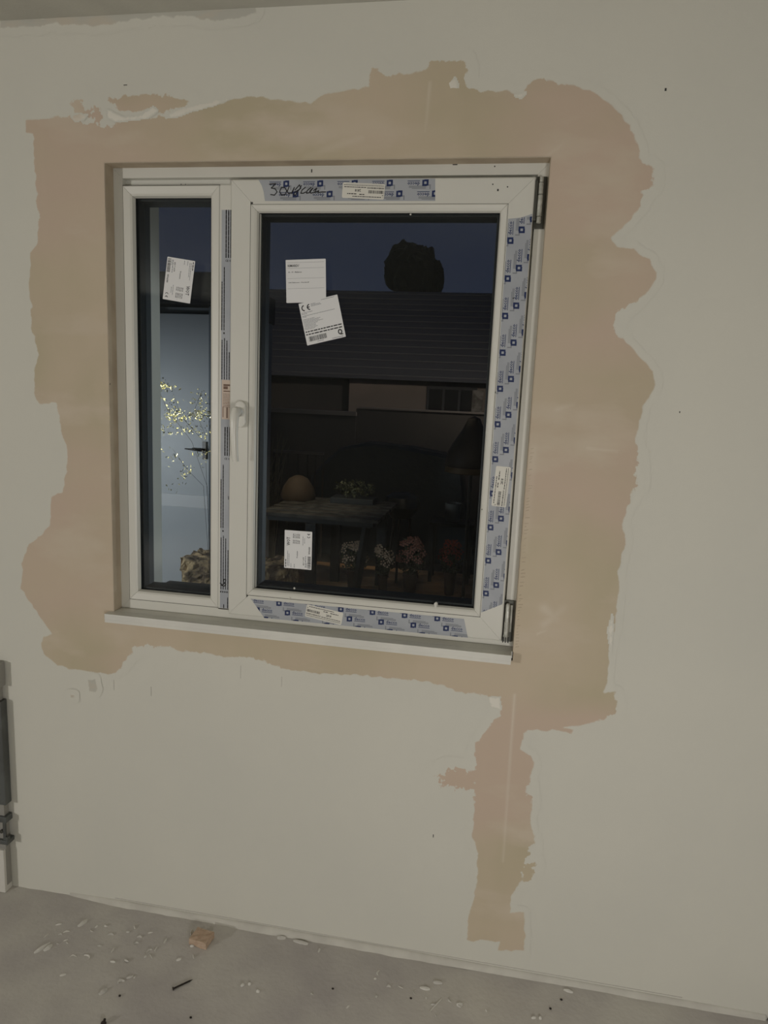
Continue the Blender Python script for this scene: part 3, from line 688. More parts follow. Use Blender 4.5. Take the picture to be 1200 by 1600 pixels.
P_.rect(MF0 + .017, z_(653), .004, .030); P_.rect(MF0 + .006, z_(652), .002, .03)
for k in range(9): P_.lines(MF0 + .007, z_(636) + k * .0045, .021, .0014, 0, k)
P_.build('label_print', (0, 0), (1, 0), (0, 1), FY - .0010, lb, unit=1)

# ------------------------------------------------------------------ handle
hx, hz0 = -.733, 1.589
bm = bmesh.new()
def stadium(bm, cx, cz, w_, h, y0, y1, shrink=.0, seg=10):
    def ring(y, s):
        r = w_ / 2 - s; vs_ = []
        for cz_, a0 in ((cz + h / 2 - w_ / 2, 0), (cz - h / 2 + w_ / 2, 180)):
            for k in range(seg + 1):
                a = math.radians(a0 + 180 * k / seg); vs_.append(bm.verts.new((cx + r * math.cos(a), y, cz_ + r * math.sin(a))))
        return vs_
    R = [ring(y1, 0), ring(y0 + .003, 0), ring(y0 + .001, .001), ring(y0, shrink + .003)]
    n_ = len(R[0])
    for a, b in zip(R[:-1], R[1:]):
        for i in range(n_): bm.faces.new((a[i], a[(i + 1) % n_], b[(i + 1) % n_], b[i]))
    bm.faces.new(R[-1][::-1]); bm.faces.new(R[0])
stadium(bm, hx, hz0, .032, .074, SY - .014, SY)
hb = bobj('window_handle', bm, M_handle, win, smooth=True)
bm = bmesh.new()
ly = SY - .052
tube(bm, [(hx, SY - .012, hz0 + .006), (hx, SY - .022, hz0 + .006), (hx, SY - .038, hz0 + .006), (hx, SY - .049, hz0 + .004)], [.0135, .0125, .0125, .012], 18)
path = [(hx, SY - .036, hz0 + .010), (hx, SY - .046, hz0 + .009), (hx, ly, hz0 - .002), (hx, ly - .002, hz0 - .02), (hx, ly - .003, hz0 - .05), (hx + .0008, ly - .001, hz0 - .085), (hx + .0015, ly + .003, hz0 - .115), (hx + .002, ly + .006, hz0 - .128)]
tube(bm, path, [.0115, .0125, .0128, .0120, .0108, .0100, .0094, .0090], 16)
bobj('lever', bm, M_handle, hb, smooth=True)

# ------------------------------------------------------------------ hinges
def hinge_top():
    x0 = .0385
    base = box('hinge', .0285, .0555, FY - .004, FY + .001, 2.088, 2.212, M_dzinc, win, bevel=.001)
    bm = bmesh.new()
    for a, b, r in ((2.098, 2.113, .0058), (2.114, 2.165, .0062), (2.166, 2.193, .0058), (2.194, 2.207, .0050)):
        tube(bm, [(x0 + .003, .022, a), (x0 + .003, .022, a + .001), (x0 + .003, .022, b - .001), (x0 + .003, .022, b)], [r * .8, r, r, r * .8], 14)
    bobj('hinge_barrel', bm, M_zinc, base, smooth=True)
    bm = bmesh.new(); bbox(bm, .027, .034, .022, .030, 2.105, 2.2); bobj('hinge_leaf', bm, M_dzinc, base, bevel=.001)
def hinge_bot():
    x0 = .0375
    base = box('hinge', .0275, .0545, FY - .006, FY + .001, 1.000, 1.118, M_dzinc, win, bevel=.001)
    bm = bmesh.new()
    tube(bm, [(x0, .020, 1.006), (x0, .020, 1.022), (x0, .020, 1.0225), (x0, .020, 1.06), (x0, .020, 1.0605), (x0, .020, 1.108), (x0, .020, 1.113)], [.0075, .008, .0068, .0072, .0062, .0062, .004], 14)
    tube(bm, [(x0 + .010, .026, 1.032), (x0 + .010, .026, 1.108)], .0035, 10)
    bobj('hinge_barrel', bm, M_zinc, base, smooth=True)
    bm = bmesh.new()
    for k in range(3): bbox(bm, .0285 + k * .007, .0315 + k * .007, .010, .016, 1.004, 1.019)
    bobj('hinge_screw', bm, M_black, base, bevel=.0008)
hinge_top(); hinge_bot()

# ------------------------------------------------------------------ sills
sill = box('window_sill', -1.135, .0555, -.032, .0005, .9665, .9845, M_pvc2, win, bevel=.0018)
bm = bmesh.new(); bbox(bm, OX0 + .002, OX1 - .002, .0006, .055, .9665, .9845)
bobj('sill_board', bm, M_pvc2, sill)
# front lip hangs a touch lower than the board
bm = bmesh.new(); bbox(bm, -1.134, .0545, -.0315, -.024, .9585, .967); bobj('sill_lip', bm, M_pvc2, sill)
ext = box('exterior_sill', OX0 + .001, OX1 - .001, .116, TH + .05, .965, .990, M_extframe, win, bevel=.002)
# crumbs left on the beads
for px, py, Y, r in ((681,945,.018,.0055),(453,934,.018,.002),(452,941,.019,.0015),(641.5,335,.018,.0022),(460,919,.034,.003)):
    x, z = at(px, py, Y); bm = bmesh.new(); bmesh.ops.create_icosphere(bm, subdivisions=2, radius=r, matrix=Matrix.Translation((x, Y, z)))
    for vtx in bm.verts: vtx.co += Vector(rng.normal(size=3) * r * .14)
    if r > .005:
        for vtx in bm.verts: vtx.co.z = z + (vtx.co.z - z) * 1.5
    bobj('plaster_crumb', bm, M_pvc2, win, smooth=True)

# ------------------------------------------------------------------ steel post at the left edge of the room
post = empty('steel_post')
pxr = at(10, 1265, -.03)[0]
box('post_rail', pxr - .11, pxr, -.032, -.004, .309, .661, M_steel, post, bevel=.003)
box('upper_plate', pxr - .11, pxr - .001, -.030, -.005, .708, .787, M_steell, post, bevel=.002)
box('post_core', pxr - .10, pxr - .012, -.026, -.006, .02, .72, M_steell, post)
bm = bmesh.new(); bbox(bm, pxr - .11, pxr, -.034, -.004, .248, .268); bbox(bm, pxr - .014, pxr - .004, -.034, -.028, .185, .25); bbox(bm, pxr - .11, pxr + .003, -.036, -.003, .172, .186); bbox(bm, pxr - .003, pxr + .003, -.036, -.022, .186, .200)
bobj('bracket', bm, M_steel, post, bevel=.0015)
bm = bmesh.new()
for k in range(3): tube(bm, [(pxr - .02 - k * .02, -.034, .215), (pxr - .02 - k * .02, -.02, .215)], .006, 8)
bobj('bolt', bm, M_dzinc, post, smooth=True)
box('foot_plate', pxr - .11, pxr - .014, -.036, -.002, -.003, .15, M_chip, post, bevel=.003)
tag(rebase(post, (pxr - .05, -.018, 0)), 'dark grey steel upright with bracket at the left edge of the picture', 'post')

# ------------------------------------------------------------------ things on the floor
bx, by = gnd(313, 1474)
bm = bmesh.new(); bbox(bm, -.029, .029, -.024, .024, 0, .021); bmesh.ops.subdivide_edges(bm, edges=bm.edges[:], cuts=3, use_grid_fill=True)
for v_ in bm.verts: v_.co += Vector(rng.normal(size=3) * .0007)
o = bobj('clay_fragment', bm, M_brick, None, bevel=0); o.location = (bx, by + .010, -.001); o.rotation_euler = (0, 0, math.radians(-8))
tag(o, 'small light brown square block lying near the wall', 'block')
def nail(p0, p1, lab, r=.0023, head=True):
    a = Vector((*gnd(*p0), .003)); b = Vector((*gnd(*p1), .003)); d = (b - a).normalized()
    e = empty('nail'); bm = bmesh.new(); tube(bm, [a, a + (b - a) * .85, b], [r, r, .0004], 8); bobj('shank', bm, M_rust, e, smooth=True)
    if head: bm = bmesh.new(); tube(bm, [a - d * .0018, a], r * 2.1, 12); bobj('nail_head', bm, M_rust, e)
    tag(rebase(e, (a.x, a.y, 0)), lab, 'nail'); return e
nail((271, 1546), (301, 1532), 'dark rusty nail lying on the floor below the brown block')
nail((162, 1600), (164, 1593), 'dark nail stub cut off by the bottom edge of the picture', .0035)
def chip(name, px, py, L_, W_, H_, ang, m_, lab, cat, group=None, curl=0):
    L_ *= 1.2; W_ *= 1.15; H_ *= 1.5; curl *= 1.4
    x, y = gnd(px, py); bm = bmesh.new(); nseg = 7
    rows = []
    for i in range(nseg):
        t_ = i / (nseg - 1) * 2 - 1; wdt = W_ / 2 * math.sqrt(max(0, 1 - t_ * t_ * .85)) + W_ * .04; cy_ = curl * (1 - t_ * t_)
        rows.append([bm.verts.new((t_ * L_ / 2, cy_ + s_ * wdt + random.uniform(-.06, .06) * W_, zz * H_ * (1 - .35 * abs(t_)) + random.uniform(-.05, .05) * H_)) for s_, zz in ((-1, .0), (-.55, .75), (.3, 1.0), (1, .1))])
    for a, b in zip(rows[:-1], rows[1:]):
        for k in range(3): bm.faces.new((a[k], a[k + 1], b[k + 1], b[k]))
        bm.faces.new((a[3], a[0], b[0], b[3]))
    bm.faces.new(rows[0]); bm.faces.new(rows[-1][::-1])
    o = bobj(name, bm, m_, None, smooth=True); o.location = (x, y, -.0022); o.rotation_euler = (0, 0, ang); tag(o, lab, cat, group); return o
rad = math.radians
chip('plaster_curl', 66, 1482, .040, .009, .007, rad(62), M_chip, 'longest pale plaster curl, upright stroke at the left of the floor', 'debris')
chip('plaster_flake', 75, 1481, .022, .014, .006, rad(70), M_chip, 'rounded pale flake touching the right side of the longest plaster curl', 'debris')
chip('plaster_flake', 129, 1443, .026, .012, .007, rad(70), M_chip, 'teardrop plaster flake between the longest curl and the foot of the wall', 'debris')
chip('plaster_flake', 161, 1549, .020, .010, .005, rad(60), M_chip2, 'flat grey flake to the left of the rusty nail', 'debris')
chip('plaster_curl', 113, 1496, .018, .004, .003, rad(30), M_chip, 'thin hooked curl to the right of the longest plaster curl', 'debris', curl=.006)
chip('plaster_curl', 135, 1496, .022, .004, .003, rad(-30), M_chip, 'thin arched curl halfway between longest curl and nail', 'debris', curl=.006)
chip('plaster_curl', 190, 1531, .016, .005, .003, rad(0), M_chip2, 'small flat curl left of the nail, lower one of a pair', 'debris')
chip('plaster_curl', 203, 1526, .016, .006, .003, rad(40), M_chip2, 'small upturned curl left of the nail, upper one of a pair', 'debris')
chip('plaster_lump', 300, 1458, .012, .005, .009, rad(80), M_chip, 'pale crumb sticking up behind the brown block', 'debris')
chip('plaster_lump', 300, 1478, .010, .006, .004, rad(20), M_chip, 'white crumb at the left foot of the brown block', 'debris')
chip('plaster_lump', 379, 1539, .010, .006, .005, rad(50), M_chip, 'left one of two pale crumbs right of the nail', 'debris')
chip('plaster_lump', 390, 1537, .007, .006, .004, rad(10), M_chip, 'right one of two pale crumbs right of the nail', 'debris')
chip('plaster_lump', 403, 1549, .008, .006, .005, rad(10), M_chip, 'lone white crumb just below the two crumbs right of the nail', 'debris')
chip('plaster_flake', 440, 1465, .022, .010, .005, rad(10), M_chip2, 'angular flake against the foot of the wall right of the brown block', 'debris')
chip('plaster_flake', 470, 1472, .040, .010, .005, rad(-4), M_chip2, 'long crumbly flake against the foot of the wall under the sill middle', 'debris')
chip('plaster_lump', 499, 1485, .012, .005, .006, rad(75), M_chip, 'small upright crumb near the wall below the window centre', 'debris')
chip('plaster_flake', 664, 1544, .024, .010, .004, rad(0), M_chip, 'pale flat flake left of the long scratch-like splinter', 'debris')
chip('plaster_splinter', 681, 1570, .048, .0035, .003, rad(60), M_chip, 'long thin pale splinter near the bottom middle', 'debris')
chip('plaster_flake', 718, 1569, .014, .011, .004, rad(20), M_chip, 'round pale flake right of the long thin splinter', 'debris')
chip('plaster_flake', 888, 1548, .022, .008, .004, rad(-10), M_chip, 'flat curled flake at the wall foot right of the filler strip', 'debris')
chip('plaster_lump', 684, 1535, .022, .008, .004, rad(5), M_chip2, 'dark grey crumb cluster above the long thin splinter', 'debris')
GRP = 'small crumbs scattered over the floor'; sp = []
for k in range(46):
    px_ = random.choice((random.gauss(160, 55), random.gauss(180, 90), random.uniform(10, 760), random.uniform(560, 860))); px_ = min(max(px_, 6), 900)
    yl = 1390 + .185 * px_ + 18; py_ = yl + abs(random.gauss(0, 45))
    if py_ > 1592 or abs(px_ - 313) < 30 and py_ < 1500: py_ = min(yl + 30, 1590)
    c_ = chip('plaster_crumb_loose', px_, py_, random.uniform(.006, .016), random.uniform(.003, .007), random.uniform(.002, .004), random.uniform(0, 3), random.choice((M_chip, M_chip2)), 'tiny grey plaster crumb scattered on the dusty floor', 'debris', GRP, curl=random.choice((0, 0, .003)))
for px_, py_, lab in ((187,1556,'tiny black speck left of and below the nail'),(520,1545,'tiny black speck on the floor below the window centre'),(642,1560,'tiny black speck left of the long thin splinter'),(877,1562,'upper one of two black specks at the lower right of the floor'),(860,1576,'lower one of two black specks at the lower right of the floor'),(298,1590,'dark elongated speck below the nail')):
    x, y = gnd(px_, py_); bm = bmesh.new(); bmesh.ops.create_icosphere(bm, subdivisions=1, radius=.0032, matrix=Matrix.Translation((x, y, .0005)) @ Matrix.Diagonal((1.3, 1, .7, 1)))
    tag(bobj('dark_speck', bm, M_rust, None), lab, 'debris')

# ================================================================== OUTSIDE
struct(box('ground', -30, 30, TH, 60, -1.45, -1.25, M_earth))
terr = box('terrace_slab', -6, 3, TH, 6.3, -1.24, -.03, M_earth); tag(terr, 'dark terrace ground seen through the lower part of the glass', 'terrace')
# outbuilding with pale door (Y = 3)
DY = 3.0
ob = empty('outbuilding')
dl = at(232, 700, DY)[0]; dr = at(326, 700, DY)[0]; dtop = at(290, 489, DY)[1]
bm = bmesh.new(); bbox(bm, dl - 1.6, dl - .05, DY, DY + 1.2, -.03, dtop + .05); bbox(bm, dr + .0, dr + .06, DY, DY + 1.2, -.03, dtop + .05)
bbox(bm, dl - .05, dr, DY + .1, DY + 1.2, -.03, dtop + .05)
bobj('render_wall', bm, M_render, ob)
box('roof_fascia', dl - 1.7, dr + .07, DY - .10, DY + 1.25, dtop + .0505, at(290, 424, DY - .1)[1], M_dark, ob, bevel=.01)
bm = bmesh.new(); bbox(bm, dl - .05, dl + .06, DY - .01, DY + .099, .0, dtop); bobj('door_frame', bm, M_render, ob, bevel=.004)
leafx0 = dl + .062
door = box('door_leaf', leafx0, dr - .002, DY + .02, DY + .06, .16, dtop - .004, M_door, ob, bevel=.003)
zb0, zb1 = at(290, 793, DY)[1], at(290, 773, DY)[1]
box('mid_rail', leafx0 + .004, dr - .004, DY + .008, DY + .0199, zb0, zb1, M_doorl, door, bevel=.003)
box('threshold', dl - .05, dr, DY - .06, DY + .06, .10, .155, M_dark, ob, bevel=.004)
box('plinth', dl - 1.6, dr + .06, DY - .03, DY - .0001, -.03, .098, M_render, ob)
hxx, hzz = at(318, 703, DY)
bm = bmesh.new(); bbox(bm, hxx - .012, hxx + .018, DY + .005, DY + .0199, hzz - .07, hzz + .06)
tube(bm, [(hxx, DY + .01, hzz), (hxx, DY - .03, hzz), (hxx - .03, DY - .04, hzz), (hxx - .13, DY - .035, hzz + .004)], [.013, .012, .009, .005], 10)
bobj('lever_handle', bm, M_handb, door, smooth=True)
tag(rebase(ob, (dl, DY, 0)), 'pale grey outbuilding door with black lever seen through the narrow pane', 'outbuilding')
# climbing shrub in front of the door (sparse glossy leaves lit by an added spot)
sh = empty('climbing_shrub'); SYY = 2.10
bm = bmesh.new(); x0, z0 = at(328, 930, SYY)
stems = [((330, 960), (322, 760), (300, 690), (262, 640), (246, 600)), ((332, 960), (324, 740), (318, 680), (306, 640), (312, 612)), ((330, 960), (316, 760), (290, 735), (270, 700)), ((331, 960), (326, 700), (285, 650), (270, 615))]
for s_ in stems:
    pts = []
    for (px_, py_) in s_: a = at(px_, py_, SYY); pts.append((a[0], SYY + random.uniform(-.05, .05), max(a[1], -.03)))
    pts.insert(0, (pts[0][0] + .01, pts[0][1], -.034))
    tube(bm, pts, [.0010] * (len(pts) - 1) + [.0006], 5)
bobj('stem', bm, M_twig, sh)
bm = bmesh.new()
def leaf(bm, c_, L_, W_, mi=0):
    d = Vector(rng.normal(size=3)).normalized(); s_ = d.cross(Vector(rng.normal(size=3))).normalized()
    n_ = d.cross(s_) * W_ * .3; p = Vector(c_)
    a = bm.verts.new(p - d * L_ / 2); b = bm.verts.new(p + s_ * W_ / 2 + n_); c2 = bm.verts.new(p + d * L_ / 2); e = bm.verts.new(p - s_ * W_ / 2 + n_)
    bm.faces.new((a, b, c2)).material_index = mi; bm.faces.new((a, c2, e)).material_index = mi
clusters = [(250,600,12,6,60),(256,606,12,4,40),(262,625,20,18,26),(270,648,18,10,90),(290,652,20,8,60),(308,648,14,9,60),(308,625,8,14,36),(322,645,6,24,36),(262,668,14,6,24),(268,676,14,4,18),(245,630,4,26,14),(300,670,20,8,22),(318,680,8,8,14),(316,708,8,4,22),(252,704,8,6,10),(270,716,12,10,14),(291,744,5,9,26),(290,732,6,12,10),(244,682,3,6,6),(308,672,10,8,14),(275,760,20,14,8),(320,724,4,6,4)]
for cx_, cy_, sx_, sy_, n_ in clusters:
    for _ in range(n_):
        a = at(cx_ + rng.normal() * sx_ * .55, cy_ + rng.normal() * sy_ * .55, SYY); leaf(bm, (a[0], SYY + rng.normal() * .05, a[1]), random.uniform(.009, .027), random.uniform(.004, .010))
bobj('foliage', bm, M_leafy, sh)['kind'] = 'stuff'
tag(rebase(sh, (x0, SYY, -.03)), 'sparse climbing shrub with glinting yellow leaves before the pale door', 'shrub')
# rough stone block (spans behind the mullion)
sx0 = gnd(284, 921, -.03); sx1 = gnd(446, 905, -.03)
bm = bmesh.new(); zt = .22
X0s, X1s = -2.10, -1.42
X0s = at(284, 895, 2.5)[0]; X1s = at(446, 880, 2.5)[0]; zt = at(300, 874, 2.5)[1]; zb = -.03
bbox(bm, X0s, X1s, 2.5, 2.82, zb, zt); bmesh.ops.subdivide_edges(bm, edges=bm.edges[:], cuts=22, use_grid_fill=True)
for v_ in bm.verts:
    n3 = float(vnoise(np.array(v_.co.x + v_.co.y), np.array(v_.co.z + v_.co.y * .5), 14, 3)) - .5
    v_.co += Vector((rng.normal() * .006, -abs(n3) * .09 + rng.normal() * .006, (rng.normal() * .006 + n3 * .04) if v_.co.z > zb + .02 else 0))
tag(bobj('stone_block', bm, M_stone, None), 'rough brown stone block outside, at the foot of both panes', 'stone')
# timber decking
dk = empty('timber_deck')
DX0, DX1 = -2.08, .25
yy = 3.15; k = 0
while yy < 4.6:
    box('board', DX0, DX1, yy, yy + .138, -.029, -.002 * (k % 2), M_deck, dk); yy += .144; k += 1
tag(rebase(dk, ((DX0 + DX1) / 2, 3.9, -.029)), 'brown timber deck boards seen along the bottom of the large pane', 'deck')
# garden table with slats: top z .74
tb = empty('garden_table')
TZ = .74
ya = gnd(500, 806, TZ)[1]; yb = gnd(500, 776, TZ)[1]; xa = at(405, 800, ya)[0]; xb = at(592, 800, ya)[0]
ns = 6; stp = (yb - ya) / ns
for i in range(ns): box('slat', xa, xb, ya + i * stp, ya + (i + .72) * stp, TZ - .03, TZ, M_slat, tb, bevel=.003)
box('apron', xa + .05, xb - .05, ya + .05, yb - .05, TZ - .07, TZ - .031, M_table, tb)
lx = at(486, 860, ya + .06)[0]
for (xx, y0_) in ((lx, ya + .06), (lx, yb - .10), (xb - .12, yb - .10)): box('leg', xx - .04, xx + .04, y0_ - .03, y0_ + .03, .0005, TZ - .071, M_table, tb, bevel=.003)
bm = bmesh.new(); p0 = at(552, 932, ya + .06); p1 = at(592, 870, ya + .06); tube(bm, [(p0[0], ya + .06, .04), (xb - .10, ya + .06, TZ - .072)], .035, 4); bobj('leg', bm, M_table, tb)
tag(rebase(tb, ((xa + xb) / 2, (ya + yb) / 2, 0)), 'dark slatted garden table with post legs standing on the timber deck', 'table')
# planter box with greenery and brown basket on the table
def bush(name, cx, cy, z0, rx, ry, hgt, n_, mats, parent, ls=.03, mi_p=(1,)):
    bm = bmesh.new()
    for _ in range(n_):
        d = rng.normal(size=3); d /= np.linalg.norm(d); r = rng.random() ** .4
        leaf(bm, (cx + d[0] * rx * r, cy + d[1] * ry * r, z0 + hgt / 2 + d[2] * hgt / 2 * r), random.uniform(.6, 1.3) * ls, random.uniform(.4, .8) * ls, 0)
    o = bobj(name, bm, mats, parent); o['kind'] = 'stuff'; return o
ym = yb - .22
pl = empty('planter_box'); pa = at(520, 785, ym)[0]; pb = at(586, 785, ym)[0]
box('trough', pa, pb, ym - .10, ym + .10, TZ + .001, TZ + .05, M_table, pl, bevel=.004)
ptop = at(550, 748, ym)[1]
bush('greenery', (pa + pb) / 2, ym, TZ + .04, (pb - pa) / 2, .10, max(.12, ptop - TZ - .04), 320, M_green, pl, .03)
tag(rebase(pl, ((pa + pb) / 2, ym, TZ)), 'dark planter trough with green leaves on the garden table', 'planter')
wb = at(466, 768, ym)[0]; wr = at(490, 768, ym)[0] - wb; wt = at(466, 742, ym)[1]
bm = bmesh.new(); h_ = max(.08, wt - TZ); lathe(bm, [(wr * 1.05, TZ + .001), (wr * 1.1, TZ + h_ * .15), (wr * .95, TZ + h_ * .5), (wr * .6, TZ + h_ * .85), (wr * .25, TZ + h_ * .97), (.0005, TZ + h_)], wb, ym, 24)
tag(bobj('wicker_cloche', bm, M_wicker, None, smooth=True), 'low brown domed basket at the left end of the garden table', 'basket')
# flowers in pots on the deck
def flower(px_, py_base, py_top, w_px, mats, lab, Yp, npet=34):
    cx = at(px_, py_base, Yp)[0]; zt_ = at(px_, py_top, Yp)[1]; r = w_px / 2 / FPX * (CAMD + Yp); r = max(r, .07)
    e = empty('flower_pot'); zb_ = .003; ph = min(.2, zt_ * .45)
    bm = bmesh.new(); lathe(bm, [(r * .40, zb_), (r * .52, zb_ + ph * .85), (r * .58, zb_ + ph * .86), (r * .58, zb_ + ph), (r * .5, zb_ + ph), (r * .48, zb_ + ph * .9), (.0005, zb_ + ph * .9)], cx, Yp, 18); bobj('pot', bm, M_terra, e, smooth=True)
    bush('foliage', cx, Yp, zb_ + ph * .8, r, r * .8, zt_ - ph * .9, 230, M_green, e, .045)
    bm = bmesh.new()
    for _ in range(npet):
        a = random.uniform(0, 6.28); el = random.uniform(-.3, 1.2); c_ = Vector((cx + r * .95 * math.cos(a) * math.cos(el), Yp - abs(r * .8 * math.sin(a) * math.cos(el)), zb_ + ph + (zt_ - ph) * (.45 + .5 * math.sin(el))))
        for k in range(5):
            b_ = 2 * math.pi * k / 5; p = [c_ + Vector((.006 * math.cos(b_), -.002, .006 * math.sin(b_))), c_ + Vector((.022 * math.cos(b_ - .45), -.008, .022 * math.sin(b_ - .45))), c_ + Vector((.026 * math.cos(b_), -.010, .026 * math.sin(b_))), c_ + Vector((.022 * math.cos(b_ + .45), -.008, .022 * math.sin(b_ + .45)))]
            bm.faces.new([bm.verts.new(q) for q in p])
    bobj('petals', bm, mats, e)['kind'] = 'stuff'
    tag(rebase(e, (cx, Yp, 0)), lab, 'plant')
flower(553, 900, 842, 44, M_petalw, 'potted plant with cream blossoms behind the diagonal table leg', 3.75, 26)
flower(598, 905, 848, 30, M_petalw, 'potted plant with small cream blossoms left of the pink one', 3.66, 18)
flower(641, 905, 836, 44, M_petalp, 'potted plant with pink blossoms under the black grill', 3.80, 40)
flower(703, 900, 842, 36, M_petalr, 'potted plant with dark red blossoms at the right of the deck', 3.95, 26)
# kettle grill
gr = empty('kettle_grill'); GYY = 4.3; cx = at(628, 790, GYY)[0]; r = at(656, 790, GYY)[0] - cx; zt = at(628, 769, GYY)[1]; zb_ = at(628, 812, GYY)[1]
bm = bmesh.new(); lathe(bm, [(.0005, zb_), (r * .6, zb_ + .02), (r * .95, (zb_ + zt) / 2 - .02), (r, (zb_ + zt) / 2)], cx, GYY, 28); bobj('bowl', bm, M_grill, gr, smooth=True)
bm = bmesh.new(); lathe(bm, [(r * 1.02, (zb_ + zt) / 2 + .001), (r, (zb_ + zt) / 2 + .04), (r * .9, zt - .04), (r * .5, zt - .004), (.0005, zt)], cx, GYY, 28); bobj('lid', bm, M_grill, gr, smooth=True)
for a in (.5, 2.6, 4.7):
    bm = bmesh.new(); tube(bm, [(cx + r * .5 * math.cos(a), GYY + r * .5 * math.sin(a), zb_ + .03), (cx + r * .85 * math.cos(a), GYY + r * .85 * math.sin(a), .003)], .012, 8); bobj('leg', bm, M_grill, gr)
tag(rebase(gr, (cx, GYY, 0)), 'black kettle grill on three legs standing on the deck', 'grill')
# side table with white pot, domed lamp
st = empty('side_table'); SYP = 4.45; cx = at(707, 815, SYP)[0]; zt = at(707, 814, SYP)[1]
box('table_top', cx - .2, cx + .2, SYP - .15, SYP + .15, zt - .03, zt - .0005, M_table, st, bevel=.004)
for sx_ in (-1, 1):
    for sy_ in (-1, 1): box('leg', cx + sx_ * .17 - .015, cx + sx_ * .17 + .015, SYP + sy_ * .12 - .015, SYP + sy_ * .12 + .015, .003, zt - .0305, M_table, st)
tag(rebase(st, (cx, SYP, 0)), 'small dark side table under the white pot', 'table')
bm = bmesh.new(); r = at(721, 800, SYP)[0] - cx; h_ = at(707, 786, SYP)[1] - zt
lathe(bm, [(r * .8, zt), (r, zt + h_), (r * .9, zt + h_), (r * .75, zt + h_ * .3), (.0005, zt + h_ * .3)], cx, SYP, 24)
tag(bobj('white_pot', bm, M_pot, None, smooth=True), 'pale round pot on the small side table, lower right of pane', 'pot')
lm_ = empty('dome_lamp'); LY = 3.4; cx = at(737, 720, LY)[0]; r = cx - at(695, 730, LY)[0]; z0 = at(728, 729, LY)[1]; z1 = at(745, 650, LY)[1]
hh = z1 - z0
bm = bmesh.new(); lathe(bm, [(r * .97, z0 + .001), (r * 1.0, z0 + hh * .04), (r * .93, z0 + hh * .28), (r * .66, z0 + hh * .52), (r * .42, z0 + hh * .72), (r * .22, z0 + hh * .95), (.0005, z0 + hh)], cx, LY, 32); bobj('lamp_shade', bm, M_shade, lm_, smooth=True)
bm = bmesh.new(); lathe(bm, [(r * .96, z0 - .045), (r * 1.0, z0 - .04), (r * 1.0, z0), (r * .96, z0 + .0005)], cx, LY, 32); bobj('rim', bm, M_rim, lm_, smooth=True)
bm = bmesh.new(); tube(bm, [(cx, LY, .003), (cx, LY, z0 + .05)], .014, 10); bobj('pole', bm, M_grill, lm_)
bm = bmesh.new(); lathe(bm, [(.14, .003), (.14, .02), (.02, .035)], cx, LY, 24); bobj('base', bm, M_grill, lm_)
tag(rebase(lm_, (cx, LY, 0)), 'dark brown bell-shaped lampshade on a pole at the right of the pane', 'lamp')
# covered furniture in front of the garden wall
TYY = 5.2
outline = [(476, 900), (484, 745), (505, 722), (530, 700), (570, 692), (640, 700), (720, 715), (735, 900)]
bm = bmesh.new(); rows = []
for dy, inset in ((0, 0), (.04, -.0), (.38, .0), (.62, .06)):
    row = []
    cxm = at(605, 800, TYY)[0]
    for (px_, py_) in outline:
        a = at(px_, py_, TYY); z = max(a[1], -.03) if py_ < 850 else -.03
        row.append(bm.verts.new((a[0] + (cxm - a[0]) * (inset + (.03 if dy == 0 else 0)), TYY + dy, z - (.03 if dy == 0 and z > 0 else 0) - (.15 if dy == .62 and z > 0 else 0))))
    rows.append(row)
for a, b in zip(rows[:-1], rows[1:]):
    for k in range(len(a) - 1): bm.faces.new((a[k], a[k + 1], b[k + 1], b[k]))
bm.faces.new(rows[0]); bm.faces.new(rows[-1][::-1])
bmesh.ops.triangulate(bm, faces=bm.faces[:]); bmesh.ops.subdivide_edges(bm, edges=bm.edges[:], cuts=3)
for v_ in bm.verts:
    if v_.co.z > 0: v_.co.y += (float(vnoise(np.array(v_.co.x), np.array(v_.co.z * .3), 7, 5)) - .5) * .06
tag(bobj('tarpaulin_cover', bm, M_tarp, None, smooth=True), 'dark blue-grey tarpaulin over garden furniture before the garden wall', 'tarpaulin')
# railing with a pale top rail, left
rl = empty('garden_rail'); RYY = 5.04; a = at(428, 703, RYY); b = at(506, 708, RYY)
box('top_rail', a[0], b[0], RYY - .02, RYY + .02, b[1] - .02, b[1] + .01, M_cope, rl, bevel=.003)
for px_ in (428.5, 437, 449, 465, 480, 493, 505): xx = at(px_, 720, RYY)[0]; box('baluster', xx - .008, xx + .008, RYY - .008, RYY + .008, -.03, b[1] - .0205, M_fence, rl)
tag(rebase(rl, ((a[0] + b[0]) / 2, RYY, -.03)), 'low garden railing with a pale top rail at the left of the large pane', 'railing')
# wispy grass plant at the left edge of the pane
gp = empty('ornamental_grass'); GPY = 4.82; bm = bmesh.new(); c0 = at(417, 800, GPY)
for k in range(46):
    tx, ty = at(410 + random.uniform(-14, 42), random.uniform(675, 740), GPY); bx_ = c0[0] + random.uniform(-.06, .1)
    tube(bm, [(bx_, GPY, -.029), (bx_ + (tx - bx_) * .3, GPY + random.uniform(-.1, .1), ty * .55), (tx, GPY + random.uniform(-.08, .08), ty)], [.004, .004, .001], 4)
bobj('blades', bm, mat('grass_blade', (.24, .22, .14), .6), gp)['kind'] = 'stuff'
tag(rebase(gp, (c0[0], GPY, -.03)), 'tall wispy grass at the left edge of the large pane', 'plant')
